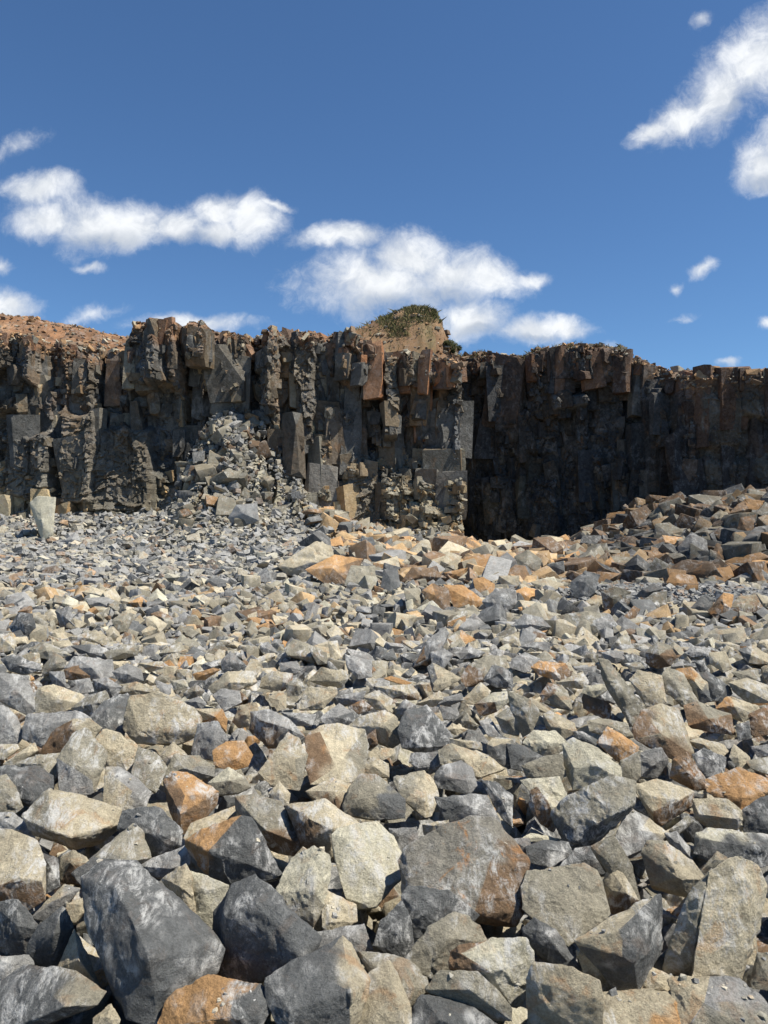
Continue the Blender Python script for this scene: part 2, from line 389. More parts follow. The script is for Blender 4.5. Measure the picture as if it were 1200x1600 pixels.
# pillars, gaps and ledges read off the photo: u0,u1,y0,y1,metres
for u0, u1, y0, y1, h in [(217,290,400,610,1.5),(292,334,400,570,1.2),(288,296,500,800,-.9),(345,352,400,640,-.8),(352,386,400,620,.5),
    (386,393,400,600,-.6),(410,438,400,680,.9),(438,462,400,560,.3),(462,495,400,700,.7),(497,523,400,640,.2),(538,592,400,600,.8),
    (600,622,560,690,1.1),(622,645,400,660,.3),(630,715,540,600,1.2),(648,660,610,700,.7),(560,600,600,700,-.5),(500,520,640,780,.6),
    (110,165,648,790,1.0),(166,245,670,800,.75),(92,110,640,800,-.9),(0,70,520,600,.9),(20,95,680,780,.7),(-60,50,620,650,.8),
    (130,150,560,640,.5),(195,214,545,640,.4),(440,478,690,860,.8),(545,600,730,850,.5),(600,718,745,900,.8),(470,545,765,900,.7),
    (640,700,790,840,.6),(208,213,500,640,-.7),(268,276,400,640,-.35),(705,718,570,860,.4),(285,300,690,800,.5),
    (740,795,400,560,.5),(835,850,400,620,-.5),(850,868,400,600,.5),(870,898,400,600,.35),(900,940,400,580,.8),(945,1000,400,580,.6),
    (885,940,602,628,.9),(1005,1030,560,680,-.5),(1040,1064,600,690,.5),(955,1000,700,760,.4),(1085,1140,590,700,.4),(1140,1180,590,660,.55),(950,956,540,760,-.4),(790,900,400,700,.3),
    (1095,1180,720,790,.25),(765,900,740,840,.5)]:
    P += h*box(u0, u1, y0, y1)
# debris cone and fallen ledge
line = np.interp(U, [190, 250, 288, 325, 345, 412, 450, 510, 580], [840, 800, 722, 655, 634, 642, 712, 785, 850])
below = np.clip((PY-line)*PXM, 0, 9)
heap = sst(U, 215, 318)*(1-sst(U, 430, 560))
P += heap*below*.8
footh = np.clip((PY-np.interp(U, [-60, 200, 300, 480, 720], [785, 790, 770, 800, 820]))*PXM, 0, 4)*main
P += footh*.85
# jointing: tall columns, blocks, chips
def cells(x, y, s, off, tx, tz, tzb=0.):
    i, j, dx, dy, e = worley(x, y, s)
    return off*(hsh(i, j, s+1)-.5)*2 + tx*(hsh(i, j, s+2)-.5)*2*dx + (tz*(hsh(i, j, s+3)-.5)*2+tzb)*dy, e, hsh(i, j, s+4), hsh(i, j, s+5)
wx = Xw + .35*(fbm(Xw*.8, Z*.3, 3, 51)-.5)*2; wz = Z + .5*(fbm(Xw*.6, Z*.8, 3, 52)-.5)*2
soft = (1-main)*.75+right*.1
c1, e1, r1, q1 = cells(wx/1.25, wz/6., 61, .42, .85, .6)
c2, e2, r2, q2 = cells(wx/.8+3, wz/1.5, 71, .36, .75, .45, -.12)
smoothm = np.clip(box(110,165,645,790,6,10)+box(166,245,670,800,6,10)+box(0,90,640,680,8,10)*.5+box(545,600,740,850,6,10)+box(462,500,560,780,6,12)*.8+box(600,622,560,690,4,8)+box(1085,1180,600,790,8,10)+box(20,90,690,780)*.8, 0, 1)
rough = np.clip(.35+1.3*(fbm(Xw*.28+5, Z*.28, 3, 81)-.42), .1, 1)*(1-.85*smoothm)
low = sst(PY, 700, 790)*main*(1-.7*smoothm)
c3, e3, r3, q3 = cells(wx/.40+9, wz/.5, 91, .26, .50, .34, -.12)
c4, e4, r4, q4 = cells(wx/.19+2, wz/.20, 101, .11, .20, .16, -.06)
c5, e5, r5, q5 = cells(wx/.8+1, wz/.30+.35*wx, 111, .26, .2, .15, -.26)
side = 1-.45*(1-main)
rub = np.clip(heap*sst(below, .1, .9)+sst(footh, .1, .8), 0, 1)
P += side*(c1*(1-.3*smoothm)*.8 + c2*.6*(1-.5*smoothm) + c3*.6*rough + c4*.5)
P += low*.8*c5*(1-heap)
P += .03*(fbm(Xw*7, Z*7, 3, 121)-.5)
topd = ztop[None]-Z
P -= .35*(1-sst(topd, 0, .3))*fbm(Xw*2, Z*0, 3, 123)       # crumbled brink
XX = Xw + .10*(fbm(Xw*3, Z*3, 3, 124)-.5)
YY = WY-P
rimY = YY[-1].copy()
# colour of the stone, with some light and shade painted in
def lerp(a, b, f): return a+(b-a)*f[..., None]
col = np.zeros(Z.shape+(3,)); col[:] = (.092, .088, .079)
pick = .6*r1+.4*r2
col = lerp(col, np.array((.078, .082, .085)), sst(pick, .55, .75))
col = lerp(col, np.array((.120, .098, .070)), sst(pick, .42, .25))
col = lerp(col, np.array((.185, .18, .165)), sst(r3, .72, .8)*rough*.8)
col = lerp(col, np.array((.150, .124, .086)), smoothm*.6)
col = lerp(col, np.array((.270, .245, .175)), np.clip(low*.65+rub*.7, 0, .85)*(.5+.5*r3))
capn = fbm(Xw*.9, Z*.35, 4, 141)
cap = sst(.85-topd+1.9*(capn-.5)+.7*(r2-.5), 0, .9)*.8
cap = np.maximum(cap, sst(.25-topd+.3*(capn-.5), 0, .3))
col = lerp(col, np.array((.235, .125, .062)), cap)
drip = sst(fbm(Xw*2.2, Z*.16, 3, 151), .56, .7)*(1-sst(topd, 2.5, 5.5))
col = lerp(col, np.array((.19, .115, .06)), drip*.4)
col = lerp(col, np.array((.46, .40, .25)), box(52, 84, 782, 838, 2, 3, 5))
col = lerp(col, np.array((.30, .29, .26)), box(886, 938, 603, 625, 2, 2, 4)*.8)  # fresh pale stone on the recess ledge, its sunlit look painted in too
col = lerp(col, np.array((.26, .26, .24)), box(292, 322, 572, 606, 2, 3, 5)*.8)
col = lerp(col, np.array((.25, .20, .12)), box(640, 690, 780, 800, 3, 4, 6)*.6)
col *= (1-.5*(1-main)*(1-cap)*(1-.5*right))[..., None]  # shade of the recess and right wall painted into the stone
col *= (.75+.5*fbm(Xw*.7, Z*.7, 4, 161))[..., None]
al = np.clip(.25+.8*cap+.4*drip, 0, 1)
# plateau rows behind the rim
NB = 70
bY = 34.3 + np.linspace(0, 1, NB)[:, None]**1.7*60
rise = np.interp(us, soil_u, soil_d)*PXM
apY = np.minimum(bY, 38.0); Zb = H + (ztop[None]-H)*(1+(apY/WY-1)*np.clip(rise[None]/.35, 0, 1)) - .03 + rise[None]*sst(bY, 34.2, 37.5) + .22*(fbm(Xw[:1]*1.3+bY*0, bY*1.3, 4, 171)-.5)*sst(bY, 34.2, 35) + .10*(fbm(Xw[:1]*5+bY*0, bY*5, 3, 172)-.5)
Zb = Zb + .015*(bY-34)*0
Yb = np.maximum(bY+0*us[None], YY[-1:]+.05+.02*np.arange(NB)[:, None])
Xb = np.repeat(((us-600)*PXM)[None], NB, 0)*(1+ (bY-34.3)/WY*.0)
cb = np.zeros(Zb.shape+(3,)); cb[:] = (.20, .105, .052)
cb = lerp(cb, np.array((.26, .155, .085)), sst(fbm(Xb*.9, Yb*.9, 4, 181), .5, .65)); cb = lerp(cb, np.array((.16, .09, .05)), sst(fbm(Xb*1.7, Yb*1.7, 4, 183), .55, .68))
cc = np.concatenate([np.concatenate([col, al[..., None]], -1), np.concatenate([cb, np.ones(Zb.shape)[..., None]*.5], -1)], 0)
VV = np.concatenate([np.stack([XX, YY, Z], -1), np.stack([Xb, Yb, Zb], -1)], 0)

# jointed blocks and columns standing out of the face, joined to it as one rock wall
def at_grid(A, x, z):
    """value of a grid array of the face at world x, z"""
    u = x/PXM+600; k = np.clip(np.searchsorted(us, u), 1, len(us)-1); k = np.where(u-us[k-1] < us[k]-u, k-1, k)
    r_ = np.clip(np.round((z-zb)/(ztop[k]-zb)*(NR-1)).astype(int), 0, NR-1); return A[r_, k]
BV, BF, BC = [], [], []; nb = 0
stone = np.array([(.070, .073, .075, .1), (.095, .093, .086, .2), (.062, .066, .070, .1), (.120, .100, .072, .4), (.190, .176, .142, .3), (.052, .056, .060, .1), (.105, .082, .058, .5)])
ztop_of = lambda x: np.interp(x/PXM+600, us, ztop)
def add_blocks(n, wmin, wmax, hmul, depth, proud, tilt, yawr, mask, xr=(-26, 26), topover=.0, light=1.0, dark=9.):
    global nb
    x = rng.uniform(xr[0], xr[1], n); zt = ztop_of(x); z = rng.uniform(0, 1, n)*(zt+.3)-.3
    w_ = np.exp(rng.uniform(math.log(wmin), math.log(wmax), n)); h_ = w_*rng.uniform(*hmul, n); d_ = w_*rng.uniform(*depth, n)
    z = np.minimum(z, zt-h_*.42+topover*rng.uniform(0, 1, n)); m_ = at_grid(mask, x, z); ok = rng.random(n) < m_
    x, z, w_, h_, d_, zt = (q[ok] for q in (x, z, w_, h_, d_, zt)); n = len(x)
    y = WY - at_grid(P, x, z) + d_*.5 - rng.uniform(*proud, n)*w_
    code = stone[rng.choice(7, n, p=[.21, .19, .14, .15, .12, .10, .09])].copy()
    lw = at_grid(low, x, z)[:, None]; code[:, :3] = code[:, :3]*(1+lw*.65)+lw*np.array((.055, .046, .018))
    if dark < 9: code[:, :3] = np.minimum(code[:, :3], .105)
    dep = zt-(z+h_*.35); ux = x/PXM+600; cp_ = (rng.random(n) < np.clip(.95-dep*1.1, 0, .7)) | ((ux > 850) & (ux < 1010) & (dep < 1.15) & (rng.random(n) < .75))
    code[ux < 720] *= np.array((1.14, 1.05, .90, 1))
    code[ux > 1062] *= np.array((1.0, .78, .68, 1)); tone = rng.random(n)[:, None]
    code[cp_] = (np.array((.25, .128, .064, .7))*(tone)+np.array((.105, .078, .058, .6))*(1-tone))[cp_]
    sh = 1-.55*(1-at_grid(main+0*U, x, z)); code[:, :3] *= (sh*light)[:, None]  # recess and right-hand blocks darkened too, their shade put in the colour
    c2_ = code.copy(); c2_[:, :3] = c2_[:, :3]*np.array((1.25, 1.05, .85))*.9; c2_[:, 3] = np.minimum(1, c2_[:, 3]+.3)
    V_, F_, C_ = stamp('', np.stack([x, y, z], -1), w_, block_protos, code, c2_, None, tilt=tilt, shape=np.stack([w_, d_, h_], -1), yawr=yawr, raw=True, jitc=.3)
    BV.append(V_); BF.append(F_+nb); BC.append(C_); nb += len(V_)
ones = np.ones_like(P); open_ = np.clip(1-heap*sst(below, 0, .8), 0, 1)
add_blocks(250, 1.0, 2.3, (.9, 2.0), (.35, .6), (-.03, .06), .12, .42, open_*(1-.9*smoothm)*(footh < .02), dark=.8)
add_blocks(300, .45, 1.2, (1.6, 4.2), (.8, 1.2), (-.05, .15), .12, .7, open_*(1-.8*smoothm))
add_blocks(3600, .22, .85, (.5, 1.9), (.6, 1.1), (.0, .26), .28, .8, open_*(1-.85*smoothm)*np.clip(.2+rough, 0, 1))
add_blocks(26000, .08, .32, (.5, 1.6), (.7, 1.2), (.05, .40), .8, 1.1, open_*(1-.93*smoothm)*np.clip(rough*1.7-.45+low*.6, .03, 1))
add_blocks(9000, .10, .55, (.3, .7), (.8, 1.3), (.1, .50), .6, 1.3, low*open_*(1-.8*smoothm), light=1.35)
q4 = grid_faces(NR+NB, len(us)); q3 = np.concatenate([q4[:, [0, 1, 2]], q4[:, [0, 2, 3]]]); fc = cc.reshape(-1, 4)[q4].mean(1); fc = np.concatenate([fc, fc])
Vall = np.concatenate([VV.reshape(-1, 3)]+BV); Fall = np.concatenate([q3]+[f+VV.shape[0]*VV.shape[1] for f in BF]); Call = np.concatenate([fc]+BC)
print('cliff faces', len(Fall))
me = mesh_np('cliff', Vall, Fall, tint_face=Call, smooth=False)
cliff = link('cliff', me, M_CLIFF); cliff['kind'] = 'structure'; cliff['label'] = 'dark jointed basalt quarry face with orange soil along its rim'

# mound of soil on the rim
hx = np.linspace(-5.5, 8, 170); hy = np.linspace(34.6, 60, 130)
HX, HY = np.meshgrid(hx, hy)
HY = np.maximum(HY, np.interp(HX/PXM+600, us, rimY)+.12+(HY-34.6)*.5)
prof = np.interp(HX*34/35.5/PXM*1.0+600, [500, 540, 575, 610, 635, 660, 682, 690, 700, 708, 714, 720, 780], [530, 521, 507, 493, 483, 479, 487, 504, 523, 545, 566, 590, 600])
pz = H+(800-prof)*36.2/1200
base_z = np.interp(HX/PXM+600, us, ztop)-.25
HZ = base_z + (pz-base_z)*sst(HY, 34.3, 36.2) + .22*(fbm(HX*1.4, HY*1.4, 4, 191)-.5)+.30*(fbm(HX*4, HY*4, 4, 192)-.5)
HZ = HZ - .35*np.clip(HY-38, 0, 99)*.35
edge = sst(HX, -5.5, -3.5)*(1-sst(HX, 4.6, 6)); HZ = HZ*edge+(base_z-.6)*(1-edge)
hc = np.zeros(HZ.shape+(4,)); hc[...] = (.175, .098, .048, .5)
hc[..., :3] = lerp(hc[..., :3], np.array((.22, .135, .07)), sst(fbm(HX*1.2, HY*1.2, 4, 201), .48, .62))
hc[..., :3] = lerp(hc[..., :3], np.array((.17, .145, .07)), sst(fbm(HX*.8+4, HY*.8, 3, 203)+.12*(HX < 2.2)-.25*(HX > 2.4), .58, .75)*.7)
me = mesh_np('hill', np.stack([HX, HY, HZ], -1).reshape(-1, 3), grid_faces(len(hy), len(hx)), tint_pt=hc.reshape(-1, 4))
hill = link('hill', me, M_SOIL); hill['kind'] = 'structure'; hill['label'] = 'small mound of orange soil with grass on top of the cliff'
from mathutils.bvhtree import BVHTree

# scattered points by distance band, spacing follows stone size
def scatter(y0, y1, spacing, margin=1.22):
    pts = []
    y = y0
    while y < y1:
        hw = .5*y*margin+2.0
        xs_ = np.arange(-hw, hw, spacing); xs_ = xs_+rng.uniform(-.5, .5, len(xs_))*spacing
        pts.append(np.stack([xs_, y+rng.uniform(-.5, .5, len(xs_))*spacing], -1)); y += spacing*.85
    return np.concatenate(pts)
def bankm(x, y): return np.exp(-((x-5.2)/2.2)**2-((y-13.7)/1.9)**2)
def frame_px(x, y): return 600+1200*x/np.maximum(y, .3)

# near field: the layer that shows in the gaps between the counted rocks
p = scatter(-1.5, 9.7, .125)
z = gh(p[:, 0], p[:, 1]); inview = (np.abs(p[:, 0]) < .5*p[:, 1]+.1) & (p[:, 1] > 2.1)
sz = rng.uniform(.13, .30, len(p)); outsz = rng.uniform(.16, .42, len(p)); sz = np.where(inview, sz, outsz)
z = z - np.where(inview, .21*(1-sst(p[:, 1], 6.5, 9.3)), .05) - rng.uniform(0, .10, len(p))
thin = rng.random(len(p)) < np.where(inview, 1., .45); p = p[thin]; z = z[thin]; sz = sz[thin]
cd = choose(len(p), dict(g=3, d=2, b=3, t=3.2, p=.5, o=.3, n=.5)); c2 = np.where(rng.random(len(p)) < .4, choose(len(p), dict(t=2, b=2, g=1, d=1, n=1)), cd)
a = stamp('rubble', np.stack([p[:, 0], p[:, 1], z], -1), sz, near_protos, cd, c2, M_ROCK, tilt=1.5)
a['label'] = 'small broken stones filling the gaps between the nearest rocks'; a['category'] = 'rubble'
# middle distance
p = scatter(9.3, 17, .165)
lf = 1-sst(p[:, 0], -.5, 2.5)*.999
bk = bankm(p[:, 0], p[:, 1]); keep = rng.random(len(p)) > sst(bk, .2, .6)*.8
p = p[keep]; bk = bk[keep]; lf = lf[keep]
sz = np.exp(rng.normal(math.log(.19), .34, len(p))); sz = np.clip(sz, .09, .46)*(1+.25*(1-lf)); sz *= 1-.5*sst(bk, .2, .6)
z = gh(p[:, 0], p[:, 1])-.03+rng.uniform(-.11, .07, len(p))
cd = choose(len(p), dict(g=3.2, d=1.6, b=3.1, t=2.6, y=.7, p=.6, o=.15, n=.6)); c2 = np.where(rng.random(len(p)) < .3, choose(len(p), dict(t=2, b=2, g=1)), cd)
a = stamp('rubble', np.stack([p[:, 0], p[:, 1], z], -1), sz, mid_protos, cd, c2, M_FAR, gain=.88, tilt=1.4)
a['label'] = 'broken grey and tan stones covering the middle of the quarry floor'; a['category'] = 'rubble'
# far left: small grey scree; far right: bigger tan and orange blocks
p = scatter(17, 33.5, .19)
fx = frame_px(p[:, 0], p[:, 1]); rightm = sst(fx+60*(vnoise(p[:, 0], p[:, 1], 5)-.5), 560-(p[:, 1]-17)*7, 640-(p[:, 1]-17)*7)
big = rng.random(len(p)) < rightm
keep = ~big | (rng.random(len(p)) < .26); p = p[keep]; big = big[keep]; fx = fx[keep]
sz = np.where(big, np.clip(np.exp(rng.normal(math.log(.54), .34, len(p))), .25, .92)*np.where(fx > 920, 1.12, 1), np.clip(np.exp(rng.normal(math.log(.22), .30, len(p))), .1, .5))
z = gh(p[:, 0], p[:, 1])+np.where(big, rng.uniform(-.1, .12, len(p)), rng.uniform(-.12, .06, len(p)))
tanr = np.exp(-((fx-800)/230)**2)
cg = choose(len(p), dict(g=4.2, d=1.8, b=2.6, t=1.3, p=.5, o=.15, n=.4)); ct = choose(len(p), dict(y=4, t=1.5, b=2.2, o=1.3, n=1.8, g=.6, d=.5)); cr = choose(len(p), dict(d=2.6, b=2.2, n=3.2, y=1.2, o=.5))
cd = np.where(big, np.where(rng.random(len(p)) < tanr, ct, cr), cg)
c2 = np.where(big & (rng.random(len(p)) < .5), choose(len(p), dict(o=.8, t=2, n=2.5, b=2, g=1)), cd)
a = stamp('rubble', np.stack([p[:, 0], p[:, 1], z], -1)[big], sz[big], mid_protos, cd[big], c2[big], M_FAR, gain=1.0-.57*sst(fx[big], 850, 960))  # right heap darker: browner stone, plus its part shade put into the tint
a['label'] = 'tan and rusty blocks strewn at the foot of the shaded wall'; a['category'] = 'rubble'
a = stamp('rubble', np.stack([p[:, 0], p[:, 1], z], -1)[~big], sz[~big], far_protos, cd[~big], c2[~big], M_FAR, sharp=None, gain=.84)
a['label'] = 'fine grey scree spreading to the foot of the lit wall'; a['category'] = 'scree'
# grit on the dark bank
q = rng.normal(size=(5200, 2))*np.array((1.7, 1.25))+np.array((5.2, 13.5)); bz = gh(q[:, 0], q[:, 1])+.02
bb = bankm(q[:, 0], q[:, 1]); q = q[bb > .12]; bz = gh(q[:, 0], q[:, 1]) - .02 + .10*sst(bb[bb > .12], .15, .6)
cd = choose(len(q), dict(d=4, g=1, n=.7, b=.8))
a = stamp('gravel', np.stack([q[:, 0], q[:, 1], bz], -1), np.clip(np.exp(rng.normal(math.log(.06), .45, len(q))), .03, .2), far_protos, cd, cd, M_FAR, sharp=None)
a['label'] = 'dark crushed grit forming a low bank at the right'; a['category'] = 'gravel'
# stones lying on the debris cone and along the foot of the lit wall
VF = VV[:NR]; rr = rng.random(rub.shape)
sel = np.argwhere((rr < .09*(us[1]*0+1)) & (rub > .3) & (U > -60) & (U < 730))
ps = VF[sel[:, 0], sel[:, 1]].copy(); ps[:, 1] -= .03
sz = np.clip(np.exp(rng.normal(math.log(.17), .45, len(ps))), .07, .6)
cd = choose(len(ps), dict(b=3.5, g=3, d=1.5, t=1.6, n=.8, o=.1)); c2 = cd
a = stamp('scree', ps, sz, far_protos, cd, c2, M_FAR, sharp=None, gain=.75)
a['label'] = 'loose stones on the fallen ledge and cone under the lit wall'; a['category'] = 'scree'
hz_ = np.argwhere((rr > .982) & (heap*sst(below, .05, .6)+.8*sst(footh, .05, .5) > rng.random(rub.shape)) & (U > 0) & (U < 720))
ps = VF[hz_[:, 0], hz_[:, 1]].copy(); ps[:, 1] += .05
hw_ = np.clip(heap[hz_[:, 0], hz_[:, 1]], .5, 1)
sz = np.clip(np.exp(rng.normal(math.log(.42), .5, len(ps))), .12, 1.05)*hw_
cd = choose(len(ps), dict(b=4.5, g=1.8, d=2.4, t=1.8, n=1.6, o=.15)); c2 = np.where(rng.random(len(ps)) < .4, choose(len(ps), dict(b=1, t=1, n=1)), cd)
a = stamp('scree', ps, sz, mid_protos, cd, c2, M_FAR, gain=.62)
a['label'] = 'jumbled blocks of the fallen ledge leaning on the lit wall'; a['category'] = 'scree'
# soil clods along the rim and on the mound
ii = rng.integers(0, len(us), 9000); bi = (rng.random(9000)**2*34).astype(int)
ok = (us[ii] > -300) & (us[ii] < 1500); ii = ii[ok]; bi = bi[ok]
ps = VV[NR+bi, ii].copy(); ps[:, :2] += rng.uniform(-.1, .1, (len(ps), 2))
k2 = rng.integers(0, len(us), 5000); dd = (NR-1-(rng.random(5000)**2*22).astype(int)); pr = VV[dd, k2]; 
soiled = (rng.random(5000) < np.interp(us[k2], [-100, 215, 225, 560, 640, 725, 800, 1000, 1080, 1300], [1, 1, .25, .25, .9, .9, .25, .3, 1, 1])); pr = pr[soiled]
hk = rng.integers(0, HZ.size, 9000); ph = np.stack([HX.ravel()[hk], HY.ravel()[hk], HZ.ravel()[hk]], -1); ph = ph[(ph[:, 1] < 38.5)]
ps = np.concatenate([ps, pr, ph]); sz = np.clip(np.exp(rng.normal(math.log(.10), .62, len(ps))), .035, .6)
cd = choose(len(ps), dict(o=2, n=4, t=1, b=1.2, d=.5)); 
a = stamp('soil_clods', ps, sz, far_protos, cd, cd, M_SOIL, sharp=None)
a['label'] = 'orange clods and stones scattered along the top of the cliff'; a['category'] = 'soil clods'

# ------------------------------------------------------------------ grass and the bush
def blades(name, roots, hmin, hmax, mat, kind=None, wid=.012, spread=.35):
    V = []; F = []
    for (x, y, z) in roots:
        h = random.uniform(hmin, hmax); a = random.uniform(0, 2*math.pi); l = random.gauss(0, spread)*h; w_ = wid*random.uniform(.6, 1.4)
        dx, dy = math.cos(a), math.sin(a); lx, ly = random.gauss(0, 1)*l, random.gauss(0, 1)*l; b = len(V)
        V += [(x-dx*w_, y-dy*w_, z-.05), (x+dx*w_, y+dy*w_, z-.05), (x+dx*w_*.7+lx*.4, y+dy*w_*.7+ly*.4, z+h*.6), (x+lx, y+ly, z+h)]
        F += [(b, b+1, b+2, b+3)]
    me = mesh_np(name, np.array(V), np.array(F), smooth=False); return link(name, me, mat)
bm_h = BVHTree.FromPolygons([Vector(v) for v in np.stack([HX, HY, HZ], -1).reshape(-1, 3)], grid_faces(len(hy), len(hx)).tolist())
roots = []
while len(roots) < 13000:
    x = random.uniform(-2.6, 3.4); y = random.uniform(34.9, 39)
    ppx = 600+x*1200/y
    dens = (1 if 592 < ppx < 690 else .12)*float(sst(np.array(vnoise(np.array(x*1.5), np.array(y*1.5), 9)), .2, .5))
    hit = bm_h.ray_cast(Vector((x, y, 30)), Vector((0, 0, -1)))
    if hit[0] is None: continue
    zz = hit[0].z; ppy = 800-(zz-H)/y*1200
    if ppy > 528: dens *= .06
    if ppx > 640 and ppy > 505: dens *= .1
    if random.random() < dens: roots.append((x, y, zz))
g = blades('grass', roots, .06, .24, M_GRASS); g['kind'] = 'stuff'; g['label'] = 'dry green grass growing over the mound on the rim'; g['category'] = 'grass'
roots = []
for (u0, u1, n) in ((735, 780, 500), (845, 880, 450), (880, 1008, 700), (120, 135, 60), (350, 470, 180), (1100, 1200, 120), (0, 120, 120), (560, 600, 200)):
    cen = [random.uniform(u0, u1) for _ in range(max(3, n//40))]
    for _ in range(n):
        u_ = random.choice(cen)+random.gauss(0, 2.2); c_ = int(np.clip(np.searchsorted(us, u_), 1, len(us)-2)); b_ = random.randint(0, 14)
        v = VV[NR+b_, c_]; roots.append((v[0]+random.gauss(0, .04), v[1]+random.gauss(0, .04), v[2]))
g = blades('grass', roots, .04, .20, M_GRASS, wid=.009); g['kind'] = 'stuff'; g['label'] = 'thin tufts of grass along the cliff rim'; g['category'] = 'grass'

def bush(px, y, rad, hh, label):
    x = (px-600)/1200*y; hit = bm_h.ray_cast(Vector((x, y, 30)), Vector((0, 0, -1))); z0 = hit[0].z-.1
    root = bpy.data.objects.new('bush', None); sc.collection.objects.link(root); root.location = (x, y, z0)
    root['label'] = label; root['category'] = 'bush'
    V = []; F = []
    for _ in range(9):
        a = random.uniform(0, 6.28); e = random.uniform(.2, 1.2); d = Vector((math.cos(a)*math.cos(e), math.sin(a)*math.cos(e), math.sin(e)))*rad*1.1
        s_ = d.cross(Vector((0, 0, 1))).normalized()*.012; b = len(V); V += [s_, -s_, d-s_*.3, d+s_*.3]; F.append((b, b+1, b+2, b+3))
        s2 = Vector((0, 0, .012)); b = len(V); V += [s2, -s2, d-s2*.3, d+s2*.3]; F.append((b, b+1, b+2, b+3))
    link('twigs', mesh_np('twigs', np.array([v[:] for v in V]), np.array(F), smooth=False), M_TWIG, root)
    V = []; F = []
    lumps = [(Vector((random.gauss(0, rad*.42), random.gauss(0, rad*.4), random.uniform(.15, .9)*hh)), random.uniform(.3, .5)*rad) for _ in range(9)]
    for _ in range(2600):
        c_, r_ = random.choice(lumps); d = Vector((random.gauss(0, 1), random.gauss(0, 1), random.gauss(0, 1))).normalized()*r_*random.uniform(.4, 1.1)
        q_ = c_+d; q_.z = max(q_.z, 0); t1 = Vector((random.gauss(0, 1), random.gauss(0, 1), random.gauss(0, 1))).normalized()*.035
        t2 = t1.orthogonal().normalized()*.018; b = len(V); V += [q_-t1, q_+t2, q_+t1, q_-t2]; F.append((b, b+1, b+2, b+3))
    link('foliage', mesh_np('foliage', np.array([v[:] for v in V]), np.array(F), smooth=False), M_BUSH, root)
bush(705, 35.5, .38, .62, 'small dark bush clinging to the steep right side of the mound')
bush(676, 36.2, .2, .2, 'low dark green bush on the very top of the mound')

